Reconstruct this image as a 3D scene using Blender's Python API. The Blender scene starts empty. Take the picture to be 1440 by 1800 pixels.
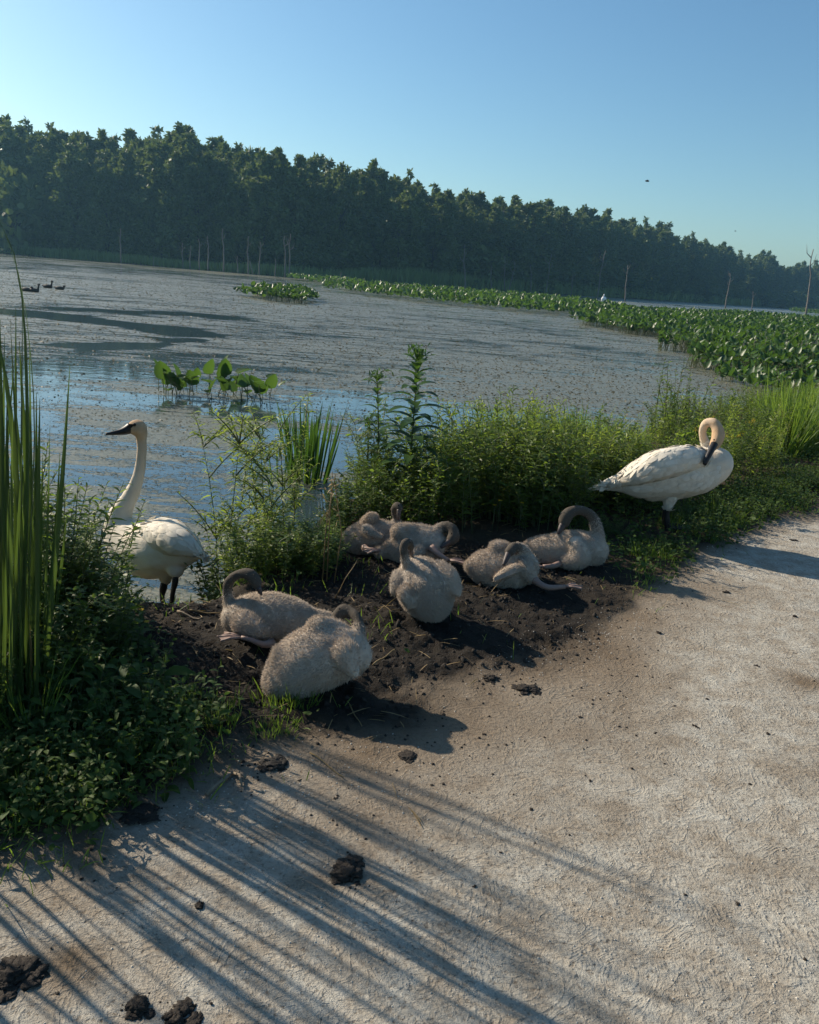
import bpy, bmesh, math, random
import numpy as np
from mathutils import Vector, Matrix

scene = bpy.context.scene
col = scene.collection
rng = np.random.default_rng(7)
random.seed(7)

# ------------------------------------------------------------------ camera
F, W0, H0 = 1444.0, 1440, 1800
PITCH, ROLL, CAMH = math.radians(16.1), math.radians(4.5), 1.6
_f = np.array([0, math.cos(PITCH), -math.sin(PITCH)])
_r0 = np.array([1.0, 0, 0]); _u0 = np.array([0, math.sin(PITCH), math.cos(PITCH)])
_r = math.cos(ROLL) * _r0 + math.sin(ROLL) * _u0
_u = math.cos(ROLL) * _u0 - math.sin(ROLL) * _r0
CAM = np.array([0, 0, CAMH])
cd = bpy.data.cameras.new('camera'); cam = bpy.data.objects.new('camera', cd); col.objects.link(cam)
cd.sensor_fit = 'HORIZONTAL'; cd.sensor_width = 36; cd.lens = 36 * F / W0
cd.clip_start = 0.05; cd.clip_end = 5000
m = Matrix.Identity(4)
for i in range(3):
    m[i][0], m[i][1], m[i][2], m[i][3] = _r[i], _u[i], -_f[i], CAM[i]
cam.matrix_world = m
scene.camera = cam

# ------------------------------------------------------------------ light
SUN_AZ, SUN_EL = math.radians(-58), math.radians(30)      # azimuth from +Y towards +X
world = bpy.data.worlds.new('World'); scene.world = world; world.use_nodes = True
wn = world.node_tree.nodes; wl = world.node_tree.links
bg = wn['Background']
sky = wn.new('ShaderNodeTexSky'); sky.sky_type = 'NISHITA'; sky.sun_disc = False
sky.sun_elevation = SUN_EL; sky.sun_rotation = SUN_AZ
sky.air_density = 1.0; sky.dust_density = 1.0; sky.ozone_density = 3.0
hsv = wn.new('ShaderNodeHueSaturation'); hsv.inputs['Saturation'].default_value = 1.1
wl.new(sky.outputs[0], hsv.inputs['Color'])
tint = wn.new('ShaderNodeMix'); tint.data_type = 'RGBA'; tint.blend_type = 'MULTIPLY'; tint.inputs[0].default_value = 1.1
tint.inputs[7].default_value = (0.84, 1.0, 0.98, 1); wl.new(hsv.outputs[0], tint.inputs[6])
wl.new(tint.outputs[2], bg.inputs[0]); bg.inputs[1].default_value = 0.088
sl = bpy.data.lights.new('sun', 'SUN'); sun = bpy.data.objects.new('sun', sl); col.objects.link(sun)
sl.energy = 5.0; sl.angle = math.radians(0.53); sl.color = (1.0, 0.87, 0.70)
sdir = Vector((math.sin(SUN_AZ) * math.cos(SUN_EL), math.cos(SUN_AZ) * math.cos(SUN_EL), math.sin(SUN_EL)))
sun.rotation_euler = sdir.to_track_quat('Z', 'Y').to_euler()
vs = scene.view_settings
scene.display_settings.display_device = 'sRGB'
vs.view_transform = 'Standard'; vs.look = 'None'; vs.gamma = 1; vs.use_curve_mapping = False
vs.exposure = 0.6
cy = scene.cycles
cy.use_adaptive_sampling = True; cy.adaptive_threshold = 0.015
cy.use_denoising = True
try:
    cy.denoiser = 'OPENIMAGEDENOISE'; cy.denoising_input_passes = 'RGB_ALBEDO_NORMAL'
except Exception:
    pass
cy.max_bounces = 6; cy.diffuse_bounces = 3; cy.glossy_bounces = 3; cy.transmission_bounces = 4
cy.volume_bounces = 0; cy.transparent_max_bounces = 6
cy.caustics_reflective = False; cy.caustics_refractive = False

# ------------------------------------------------------------------ helpers
def ray(px, py):
    return _f + (px - 720) / F * _r - (py - 900) / F * _u
def gp(px, py, z=0.0):
    d = ray(px, py); return CAM + d * ((z - CAMH) / d[2])
def at(px, py, Y):
    d = ray(px, py); return CAM + d * (Y / d[1])

_tab = rng.random((256, 256))
def vnoise(x, y, s=0):
    x = np.asarray(x, float) + s * 17.31; y = np.asarray(y, float) + s * 9.73
    xi = np.floor(x).astype(int); yi = np.floor(y).astype(int)
    fx = x - xi; fy = y - yi
    fx = fx * fx * (3 - 2 * fx); fy = fy * fy * (3 - 2 * fy)
    a = _tab[xi & 255, yi & 255]; b = _tab[(xi + 1) & 255, yi & 255]
    c = _tab[xi & 255, (yi + 1) & 255]; d = _tab[(xi + 1) & 255, (yi + 1) & 255]
    return (a * (1 - fx) + b * fx) * (1 - fy) + (c * (1 - fx) + d * fx) * fy
def fbm(x, y, s=0, o=4):
    t = 0; a = 0.5; n = 0
    for k in range(o):
        t = t + a * vnoise(np.asarray(x) * 2 ** k, np.asarray(y) * 2 ** k, s + k); n += a; a *= 0.5
    return t / n
def smooth(a, b, x):
    t = np.clip((x - a) / (b - a), 0, 1); return t * t * (3 - 2 * t)
def signed_dist(x, y, poly):
    """distance to an open polyline, positive on its left side"""
    poly = np.array(poly, float)
    best = np.full(np.shape(x), 1e9); sg = np.ones(np.shape(x))
    for (ax, ay), (bx, by) in zip(poly[:-1], poly[1:]):
        dx, dy = bx - ax, by - ay; L2 = dx * dx + dy * dy
        t = np.clip(((x - ax) * dx + (y - ay) * dy) / L2, 0, 1)
        qx, qy = x - (ax + t * dx), y - (ay + t * dy)
        d = np.hypot(qx, qy); cr = dx * qy - dy * qx
        mk = d < best - 1e-9
        best = np.where(mk, d, best); sg = np.where(mk, np.where(cr >= 0, 1.0, -1.0), sg)
    return best * sg
def inside(x, y, poly):
    x = np.asarray(x, float); y = np.asarray(y, float); c = np.zeros(x.shape, bool); n = len(poly)
    for i in range(n):
        ax, ay = poly[i]; bx, by = poly[(i + 1) % n]
        if ay == by: continue
        c ^= ((ay > y) != (by > y)) & (x < (bx - ax) * (y - ay) / (by - ay) + ax)
    return c
def poly_dist(x, y, poly):
    """positive inside a closed polygon"""
    p = list(poly) + [poly[0]]
    d = np.abs(signed_dist(x, y, p))
    return np.where(inside(x, y, poly), d, -d)
def norm(v):
    return v / np.maximum(np.linalg.norm(v, axis=-1, keepdims=True), 1e-9)

class Geo:
    """collects vertices and faces and links them as ONE mesh object"""
    def __init__(self):
        self.v, self.q, self.t, self.a, self.n = [], [], [], [], 0
    def add(self, v, quads=None, tris=None, rnd=0.5):
        v = np.asarray(v, float).reshape(-1, 3)
        if quads is not None and len(quads): self.q.append(np.asarray(quads).reshape(-1, 4) + self.n)
        if tris is not None and len(tris): self.t.append(np.asarray(tris).reshape(-1, 3) + self.n)
        self.a.append(np.broadcast_to(np.asarray(rnd, float), (len(v),)).copy())
        self.v.append(v); self.n += len(v)
    def mesh(self, name, mat, smoothed=True, origin=None, attrs=None):
        v = np.concatenate(self.v)
        if origin is not None: v = v - np.asarray(origin)
        q = np.concatenate(self.q) if self.q else np.zeros((0, 4), int)
        t = np.concatenate(self.t) if self.t else np.zeros((0, 3), int)
        me = bpy.data.meshes.new(name)
        me.vertices.add(len(v)); me.vertices.foreach_set('co', v.astype(np.float32).ravel())
        loops = np.concatenate([q.ravel(), t.ravel()]).astype(np.int32)
        me.loops.add(len(loops)); me.loops.foreach_set('vertex_index', loops)
        st = np.concatenate([np.arange(len(q)) * 4, len(q) * 4 + np.arange(len(t)) * 3]).astype(np.int32)
        me.polygons.add(len(st)); me.polygons.foreach_set('loop_start', st)
        if smoothed: me.polygons.foreach_set('use_smooth', np.ones(len(st), bool))
        me.update(calc_edges=True)
        al = me.attributes.new('rnd', 'FLOAT', 'POINT'); al.data.foreach_set('value', np.concatenate(self.a).astype(np.float32))
        for k, arr in (attrs or {}).items():
            al = me.attributes.new(k, 'FLOAT', 'POINT'); al.data.foreach_set('value', np.asarray(arr, np.float32))
        me.materials.append(mat)
        return me
    def obj(self, name, mat, parent=None, smoothed=True, origin=None, attrs=None):
        return link(name, self.mesh(name, mat, smoothed, origin, attrs), parent)

def link(name, data, parent=None):
    o = bpy.data.objects.new(name, data); col.objects.link(o)
    if parent: o.parent = parent
    return o
def tag(o, label=None, cat=None, group=None, kind=None):
    if label: o['label'] = label
    if cat: o['category'] = cat
    if group: o['group'] = group
    if kind: o['kind'] = kind
    return o
def empty(name, loc, label, cat, group=None):
    o = bpy.data.objects.new(name, None); col.objects.link(o); o.location = Vector([float(c) for c in loc])
    o.empty_display_size = 0.1
    return tag(o, label, cat, group)
def dup(root, loc, rz=0, sc=1.0, tilt=(0, 0), label=None, group=None):
    def rec(o, parent):
        c = o.copy(); col.objects.link(c); c.parent = parent
        for ch in list(o.children): rec(ch, c)
        return c
    c = rec(root, None)
    c.location = Vector([float(a) for a in loc]); c.rotation_euler = (tilt[0], tilt[1], rz)
    c.scale = sc if hasattr(sc, '__len__') else (sc, sc, sc)
    if label: c['label'] = label
    if group: c['group'] = group
    return c

def tube(g, pts, rad, n=6, rnd=0.5, cap=True):
    pts = np.asarray(pts, float); rad = np.broadcast_to(np.asarray(rad, float), (len(pts),))
    T = norm(np.gradient(pts, axis=0))
    ref = np.array([0, 0, 1.0]) if abs(T[0][2]) < 0.8 else np.array([1.0, 0, 0])
    A = norm(np.cross(T, ref)); B = np.cross(T, A)
    an = np.arange(n) * 2 * math.pi / n
    ring = pts[:, None] + rad[:, None, None] * (np.cos(an)[None, :, None] * A[:, None] + np.sin(an)[None, :, None] * B[:, None])
    k = len(pts); i = np.arange(k - 1)[:, None] * n; j = np.arange(n)[None]
    q = np.stack([i + j, i + (j + 1) % n, i + n + (j + 1) % n, i + n + j], -1).reshape(-1, 4)
    v = ring.reshape(-1, 3); tr = []
    if cap:
        v = np.concatenate([v, pts[:1], pts[-1:]]); b = k * n
        jj = np.arange(n)
        tr = np.concatenate([np.stack([np.full(n, b), (jj + 1) % n, jj], -1), np.stack([np.full(n, b + 1), b - n + jj, b - n + (jj + 1) % n], -1)])
    g.add(v, q, tr if cap else None, rnd)

PROF = {'lance': lambda t: np.sin(np.pi * np.clip(t * 0.93 + 0.07, 0, 1)) ** 0.8,
        'blade': lambda t: np.clip((1 - t) * 3.2, 0.03, 1) ** 0.7 * (0.75 + 0.25 * np.clip(t * 6, 0, 1)),
        'oval': lambda t: np.clip(np.sin(np.pi * np.clip(t * 0.9 + 0.1, 0, 1)), 0.02, 1) ** 0.55,
        'feather': lambda t: np.clip(1 - (np.abs(t - 0.45) / 0.56) ** 3, 0.05, 1)}
def leaves(g, base, d, L, Wd, seg=3, droop=0.0, nrm=None, prof='lance', rnd=0.5, fold=0.0, curl=0.0, bend=0.0):
    """many leaves at once: each a strip of seg sections, folded along its midrib"""
    base = np.asarray(base, float).reshape(-1, 3); N = len(base)
    d = norm(np.broadcast_to(np.asarray(d, float), (N, 3)))
    L = np.broadcast_to(np.asarray(L, float), (N,)); Wd = np.broadcast_to(np.asarray(Wd, float), (N,))
    droop = np.broadcast_to(np.asarray(droop, float), (N,)); rnd = np.broadcast_to(np.asarray(rnd, float), (N,))
    if nrm is None:
        nrm = np.array([0, 0, 1.0]) + rng.normal(0, 0.35, (N, 3))
    nrm = np.broadcast_to(np.asarray(nrm, float), (N, 3))
    side = norm(np.cross(d, nrm)); up = np.cross(side, d)
    t = np.linspace(0, 1, seg + 1); pw = PROF[prof](t)
    c = base[:, None] + d[:, None] * (L[:, None] * t)[..., None]
    c[..., 2] -= (droop * L)[:, None] * t ** 2
    c = c + up[:, None] * (curl * L[:, None] * t * (1 - t) - bend * L[:, None] * t * t)[..., None]
    hw = 0.5 * Wd[:, None] * pw[None]
    l = c - side[:, None] * hw[..., None]; r = c + side[:, None] * hw[..., None]
    if fold:
        l = l + up[:, None] * (hw * fold)[..., None]; r = r + up[:, None] * (hw * fold)[..., None]
        v = np.stack([l, c, r], 2); m_ = 3
    else:
        v = np.stack([l, r], 2); m_ = 2
    v = v.reshape(-1, 3)
    b = (np.arange(N) * (seg + 1) * m_)[:, None] + (np.arange(seg) * m_)[None]
    b = b.reshape(-1)
    qs = [np.stack([b + k, b + k + 1, b + m_ + k + 1, b + m_ + k], -1) for k in range(m_ - 1)]
    g.add(v, np.concatenate(qs), None, np.repeat(rnd, (seg + 1) * m_))

_bm = bmesh.new(); bmesh.ops.create_icosphere(_bm, subdivisions=3, radius=1)
SPH_V = np.array([v.co[:] for v in _bm.verts]); SPH_F = np.array([[v.index for v in f.verts] for f in _bm.faces]); _bm.free()
_bm = bmesh.new(); bmesh.ops.create_icosphere(_bm, subdivisions=2, radius=1)
SPH2_V = np.array([v.co[:] for v in _bm.verts]); SPH2_F = np.array([[v.index for v in f.verts] for f in _bm.faces]); _bm.free()
def blob(g, c, r, rnd=0.5, lump=0.0, seed=0):
    v = SPH_V.copy()
    if lump:
        k = 1 + lump * (fbm(v[:, 0] * 2.3 + 5 + seed, v[:, 1] * 2.3 + v[:, 2] * 1.7, seed, 3) - 0.5) * 2
        v = v * k[:, None]
    g.add(v * np.asarray(r) + np.asarray(c), None, SPH_F, rnd)

def catmull(P, step):
    P = np.asarray(P, float)
    if len(P) == 2: return P[0] + (P[1] - P[0]) * np.linspace(0, 1, 8)[:, None]
    out = []
    for i in range(len(P) - 1):
        p0 = P[max(i - 1, 0)]; p1 = P[i]; p2 = P[i + 1]; p3 = P[min(i + 2, len(P) - 1)]
        n = max(2, int(np.linalg.norm((p2 - p1)[:3]) / step))
        t = np.linspace(0, 1, n, endpoint=False)[:, None]
        out.append(0.5 * ((2 * p1) + (-p0 + p2) * t + (2 * p0 - 5 * p1 + 4 * p2 - p3) * t ** 2 + (-p0 + 3 * p1 - 3 * p2 + p3) * t ** 3))
    out.append(P[-1:]); return np.concatenate(out)

# ------------------------------------------------------------------ materials
def new_mat(name):
    mt = bpy.data.materials.new(name); mt.use_nodes = True
    nt = mt.node_tree; b = nt.nodes['Principled BSDF']; return mt, nt, b
def N(nt, typ, **kw):
    n = nt.nodes.new(typ)
    for k, v in kw.items(): setattr(n, k, v)
    return n
def ramp(nt, src, stops):
    r = N(nt, 'ShaderNodeValToRGB'); e = r.color_ramp.elements
    while len(e) < len(stops): e.new(0.5)
    for el, (p, c) in zip(e, stops): el.position = p; el.color = (*c, 1) if len(c) == 3 else c
    nt.links.new(src, r.inputs[0]); return r.outputs[0]
def mixc(nt, fac, a, b, mode='MIX'):
    n = N(nt, 'ShaderNodeMix', data_type='RGBA', blend_type=mode)
    for sck, v in ((n.inputs[0], fac), (n.inputs[6], a), (n.inputs[7], b)):
        if hasattr(v, 'links'): nt.links.new(v, sck)
        elif isinstance(v, (int, float)): sck.default_value = v
        else: sck.default_value = (*v, 1)
    return n.outputs[2]
def math_(nt, op, a, b=0.0, clamp=False):
    n = N(nt, 'ShaderNodeMath', operation=op); n.use_clamp = clamp
    for sck, v in ((n.inputs[0], a), (n.inputs[1], b)):
        if hasattr(v, 'links'): nt.links.new(v, sck)
        else: sck.default_value = v
    return n.outputs[0]
def noise(nt, vec, scale, detail=4, rough=0.55, dist=0.0):
    n = N(nt, 'ShaderNodeTexNoise'); n.inputs['Scale'].default_value = scale; n.inputs['Detail'].default_value = detail
    n.inputs['Roughness'].default_value = rough; n.inputs['Distortion'].default_value = dist
    if vec is not None: nt.links.new(vec, n.inputs['Vector'])
    return n.outputs[0]
def attr(nt, name):
    return N(nt, 'ShaderNodeAttribute', attribute_name=name).outputs['Fac']
def bump(nt, h, strength, dist, prev=None):
    n = N(nt, 'ShaderNodeBump'); n.inputs['Strength'].default_value = strength; n.inputs['Distance'].default_value = dist
    nt.links.new(h, n.inputs['Height'])
    if prev is not None: nt.links.new(prev, n.inputs['Normal'])
    return n.outputs[0]

def foliage_mat(name, c1, c2, trans=0.35, rough=0.45, spec=0.35, tcol=None):
    mt, nt, b = new_mat(name)
    oi = N(nt, 'ShaderNodeObjectInfo').outputs['Random']
    f = math_(nt, 'ADD', math_(nt, 'MULTIPLY', attr(nt, 'rnd'), 0.75), math_(nt, 'MULTIPLY', oi, 0.25))
    c = mixc(nt, f, c1, c2)
    nt.links.new(c, b.inputs['Base Color']); b.inputs['Roughness'].default_value = rough
    b.inputs['Specular IOR Level'].default_value = spec
    if trans:
        tr = N(nt, 'ShaderNodeBsdfTranslucent')
        k = mixc(nt, 0.55, c, tcol or (c2[0] * 2.0, c2[1] * 2.1, c2[2] * 0.9)); nt.links.new(k, tr.inputs[0])
        ms = N(nt, 'ShaderNodeMixShader'); ms.inputs[0].default_value = trans
        nt.links.new(b.outputs[0], ms.inputs[1]); nt.links.new(tr.outputs[0], ms.inputs[2])
        nt.links.new(ms.outputs[0], nt.nodes['Material Output'].inputs[0])
    return mt
def plain_mat(name, c1, c2=None, rough=0.7, scale=30, bumps=0.0, spec=0.3, bdist=0.005):
    mt, nt, b = new_mat(name)
    tc = N(nt, 'ShaderNodeTexCoord').outputs['Object']
    nz = noise(nt, tc, scale, 5, 0.6)
    nt.links.new(mixc(nt, nz, c1, c2 or c1), b.inputs['Base Color'])
    b.inputs['Roughness'].default_value = rough; b.inputs['Specular IOR Level'].default_value = spec
    if bumps: nt.links.new(bump(nt, nz, bumps, bdist), b.inputs['Normal'])
    return mt

M = {}
M['cattail'] = foliage_mat('cattail_leaf', (0.028, 0.054, 0.017), (0.062, 0.098, 0.026), 0.36, 0.45)
mt = M['cattail']; nt = mt.node_tree; b_ = nt.nodes['Principled BSDF']; src = b_.inputs['Base Color'].links[0].from_socket
c_ = mixc(nt, ramp(nt, attr(nt, 'rnd'), [(0.86, (0, 0, 0)), (1.0, (1, 1, 1))]), src, (0.20, 0.15, 0.06))
c_ = mixc(nt, math_(nt, 'MULTIPLY', noise(nt, N(nt, 'ShaderNodeTexCoord').outputs['Object'], 14, 3), 0.35), c_, (0.02, 0.045, 0.015)); nt.links.new(c_, b_.inputs['Base Color'])
M['dry'] = foliage_mat('dry_stalk', (0.16, 0.11, 0.05), (0.30, 0.22, 0.11), 0.2, 0.7)
M['weed'] = foliage_mat('weed_leaf', (0.034, 0.070, 0.018), (0.13, 0.185, 0.034), 0.46, 0.5)
M['weed_light'] = foliage_mat('weed_leaf_light', (0.09, 0.14, 0.028), (0.22, 0.27, 0.055), 0.45, 0.5)
M['cover'] = foliage_mat('ground_cover_leaf', (0.025, 0.058, 0.015), (0.075, 0.12, 0.03), 0.34, 0.6, 0.15)
M['grass'] = foliage_mat('grass_blade', (0.05, 0.10, 0.02), (0.15, 0.22, 0.04), 0.45, 0.5)
M['rush'] = foliage_mat('rush_blade', (0.025, 0.06, 0.016), (0.06, 0.12, 0.025), 0.35, 0.4)
M['lily'] = foliage_mat('spatterdock_leaf', (0.024, 0.062, 0.018), (0.065, 0.12, 0.028), 0.34, 0.42, 0.4)
M['forb'] = foliage_mat('forb_leaf', (0.028, 0.07, 0.018), (0.065, 0.125, 0.03), 0.38, 0.45)
M['stem'] = plain_mat('green_stem', (0.05, 0.075, 0.025), (0.09, 0.10, 0.04), 0.6)
M['tree'] = foliage_mat('tree_leaf', (0.035, 0.06, 0.022), (0.13, 0.165, 0.05), 0.22, 0.6, 0.2)
M['reed'] = foliage_mat('far_reed', (0.12, 0.17, 0.06), (0.20, 0.26, 0.09), 0.3, 0.6)
M['bark'] = plain_mat('bark', (0.03, 0.026, 0.022), (0.06, 0.052, 0.044), 0.9, 6, 0.3)
M['dead'] = plain_mat('dead_wood', (0.12, 0.10, 0.085), (0.24, 0.21, 0.18), 0.9, 4, 0.3)
M['dung'] = plain_mat('dark_clod', (0.012, 0.010, 0.009), (0.045, 0.036, 0.028), 0.85, 60, 0.9, 0.25, 0.012)
M['pebble'] = plain_mat('pale_pebble', (0.30, 0.28, 0.24), (0.55, 0.52, 0.46), 0.85, 3)
M['near_black'] = plain_mat('near_black', (0.010, 0.009, 0.008), (0.03, 0.025, 0.02), 0.8, 25, 0.8, 0.3, 0.02)
M['twig'] = plain_mat('twig', (0.13, 0.10, 0.07), (0.26, 0.21, 0.15), 0.85, 40)
M['yellow'] = foliage_mat('yellow_petal', (0.55, 0.38, 0.02), (0.7, 0.5, 0.04), 0.3, 0.6, 0.2, (0.8, 0.6, 0.1))
M['brownseed'] = foliage_mat('brown_seed_head', (0.06, 0.035, 0.02), (0.13, 0.08, 0.05), 0.1, 0.8, 0.2)
M['purple'] = foliage_mat('pale_flower_spike', (0.16, 0.15, 0.17), (0.28, 0.25, 0.30), 0.2, 0.7, 0.2)
M['scum'] = foliage_mat('floating_leaf', (0.035, 0.05, 0.025), (0.17, 0.14, 0.09), 0.1, 0.6, 0.2)
M['black'] = plain_mat('black_skin', (0.010, 0.010, 0.011), (0.022, 0.02, 0.02), 0.45, 60, 0.15)
M['eye'] = plain_mat('eye', (0.005, 0.004, 0.004), None, 0.1)
M['pink'] = plain_mat('pinkish_grey_skin', (0.20, 0.135, 0.11), (0.30, 0.21, 0.175), 0.55, 40, 0.2)
M['greybill'] = plain_mat('grey_bill', (0.03, 0.026, 0.025), (0.09, 0.065, 0.06), 0.5, 40)
M['egret'] = plain_mat('white_plumage', (0.75, 0.75, 0.74), (0.8, 0.8, 0.8), 0.7)
M['duck'] = plain_mat('dark_plumage', (0.035, 0.03, 0.025), (0.07, 0.06, 0.05), 0.7)

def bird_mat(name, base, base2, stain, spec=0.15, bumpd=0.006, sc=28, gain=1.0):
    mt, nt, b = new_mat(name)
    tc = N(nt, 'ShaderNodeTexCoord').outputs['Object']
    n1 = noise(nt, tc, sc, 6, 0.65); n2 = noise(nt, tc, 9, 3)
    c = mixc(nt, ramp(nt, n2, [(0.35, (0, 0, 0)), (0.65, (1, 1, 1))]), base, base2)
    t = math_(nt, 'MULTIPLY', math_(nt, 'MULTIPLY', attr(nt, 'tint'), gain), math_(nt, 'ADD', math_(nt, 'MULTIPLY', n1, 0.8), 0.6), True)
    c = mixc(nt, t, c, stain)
    nt.links.new(c, b.inputs['Base Color']); b.inputs['Roughness'].default_value = 0.85
    b.inputs['Specular IOR Level'].default_value = spec
    nt.links.new(bump(nt, n1, 0.5, bumpd), b.inputs['Normal'])
    return mt
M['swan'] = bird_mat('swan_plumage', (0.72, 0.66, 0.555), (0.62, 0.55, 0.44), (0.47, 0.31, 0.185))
M['cygnet'] = bird_mat('cygnet_down', (0.56, 0.485, 0.40), (0.42, 0.36, 0.30), (0.075, 0.064, 0.052), 0.1, 0.008, 34, 1.5)
M['fuzz'] = foliage_mat('down_tips', (0.46, 0.395, 0.325), (0.58, 0.50, 0.415), 0.3, 0.9, 0.05, (0.40, 0.32, 0.25))
M['plume'] = foliage_mat('white_feather', (0.64, 0.585, 0.49), (0.77, 0.725, 0.635), 0.15, 0.8, 0.1, (0.7, 0.68, 0.6))
M['wingquill'] = foliage_mat('grey_quill', (0.22, 0.19, 0.16), (0.40, 0.36, 0.31), 0.1, 0.8, 0.1, (0.4, 0.35, 0.3))

# ------------------------------------------------------------------ terrain
WATER = -0.30
EDGE = [(-12, -9), (-4.5, -1.2), (-2.2, 0.75), (-1.03, 1.85), (-0.82, 2.02), (-0.36, 2.58), (0.1, 2.98), (0.5, 3.5), (1.05, 4.0),
        (1.62, 4.72), (2.35, 5.63), (3.41, 6.68), (6, 9.2), (12, 15), (40, 38), (400, 200)]
SHORE = [(-14, -6), (-4.5, 2.6), (-2.8, 4.1), (-1.6, 3.75), (-1.05, 3.78), (-0.78, 4.9), (-0.7, 5.6), (-0.3, 6.1), (0.6, 7.0), (1.6, 8.2),
         (2.8, 10.2), (4.6, 12.6), (8, 16), (14, 21.5), (24, 29), (60, 52), (500, 260)]
def hy(px): return 483 + 0.0787 * (px - 720)
FAR_D = [(-1500, 190), (-400, 158), (0, 150), (500, 134), (720, 146), (900, 172), (1050, 215), (1200, 275), (1320, 335), (1440, 400), (1800, 560), (2600, 900)]
def far_d(px): return float(np.interp(px, [a for a, _ in FAR_D], [b for _, b in FAR_D]))
FAR = [tuple(at(px, hy(px), D)[:2]) for px, D in FAR_D]
MUD = [(-1.15, 3.72), (-0.8, 3.75), (-0.42, 4.2), (0.05, 4.75), (0.6, 4.95), (1.05, 4.76), (1.08, 4.36), (0.86, 3.8), (0.62, 3.5), (0.34, 3.15),
       (0.1, 2.88), (-0.28, 2.66), (-0.5, 2.46), (-0.85, 2.7), (-1.05, 3.1)]

def terrain_fields(x, y):
    e = signed_dist(x, y, EDGE); w = signed_dist(x, y, SHORE); wf = signed_dist(x, y, FAR)
    nz = fbm(x * 2.2, y * 2.2, 3, 4) - 0.5; n2 = fbm(x * 7, y * 7, 5, 3) - 0.5
    bank = smooth(-0.08, 0.10, e + nz * 0.35 + n2 * 0.12)
    md = poly_dist(x, y, MUD)
    mud = smooth(-0.26, 0.12, md + nz * 0.42 + n2 * 0.16)
    stain = smooth(-1.0, 0.0, md + nz * 0.85 + n2 * 0.2)
    stain = np.maximum(stain, 0.8 * smooth(-0.30, 0.05, e + nz * 0.5 + n2 * 0.25))
    for (sx, sy, rx, ry, kk) in ((1.83, 3.33, .17, .10, .9), (2.25, 3.3, .2, .12, .7), (0.72, 2.25, .12, .10, .5), (0.05, 2.45, .10, .06, .8), (1.55, 2.6, .25, .12, .35), (-0.10, 1.88, .14, .09, .9), (-0.72, 1.52, .14, .10, .9), (0.9, 3.0, .3, .18, .45), (0.35, 1.75, .10, .08, .4), (1.2, 2.1, .18, .1, .35)):
        stain = np.maximum(stain, kk * np.exp(-(((x - sx) / rx) ** 2 + ((y - sy) / ry) ** 2) - 1.5 * n2))
    return e, w, wf, bank, mud, stain, md
def height(x, y, full=False):
    e, w, wf, bank, mud, stain, md = terrain_fields(x, y)
    near = np.hypot(x, y) < 14
    z = 0.022 * (fbm(x * 0.8, y * 0.8, 11, 3) - 0.5)
    z = z + np.where(near, 0.007 * (fbm(x * 9, y * 9, 12, 3) - 0.5), 0)
    z = z + bank * (0.02 + 0.05 * (fbm(x * 3, y * 3, 14, 3) - 0.5))
    lump = np.abs(fbm(x * 21, y * 21, 20, 3) - 0.5) * 2
    z = z + np.where(near, mud * (0.035 * (fbm(x * 7, y * 7, 21, 3) - 0.5) + 0.045 * (lump - .2) * (.3 + vnoise(x * 4, y * 4, 8))), 0)
    z = z - smooth(-0.22, 0.42, w + 0.15 * (fbm(x * 1.5, y * 1.5, 15, 2) - 0.5)) * 0.95
    z = z + smooth(-3, 5, wf) * 1.45
    return (z, e, w, wf, bank, mud, stain) if full else z
def h1(x, y): return float(height(np.array([x]), np.array([y]))[0])

def grow(a, b, step, out_lo, out_hi, k=1.05):
    c = list(np.arange(a, b, step)); s = step; v = c[-1]
    while v < out_hi: s *= k; v += s; c.append(v)
    lo = []; s = step; v = a
    while v > out_lo: s *= k; v -= s; lo.append(v)
    return np.array(lo[::-1] + c)
gx = grow(-2.6, 3.6, 0.02, -1500, 2500); gy = grow(1.0, 5.6, 0.02, -60, 2500)
X, Y = np.meshgrid(gx, gy); sh = X.shape
Z, e_, w_, wf_, bank_, mud_, stain_ = [a.reshape(sh) for a in height(X.ravel(), Y.ravel(), True)]
ny, nx = sh
idx = (np.arange(ny - 1)[:, None] * nx + np.arange(nx - 1)[None]).ravel()
quads = np.stack([idx, idx + 1, idx + nx + 1, idx + nx], -1)
fm = lambda a: a.ravel()[quads].mean(1)
cls = np.where(fm(wf_) > 0, 4, np.where(fm(w_) > 0.1, 3, np.where(fm(mud_) > 0.5, 1, np.where(fm(bank_) > 0.5, 2, 0))))

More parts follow.
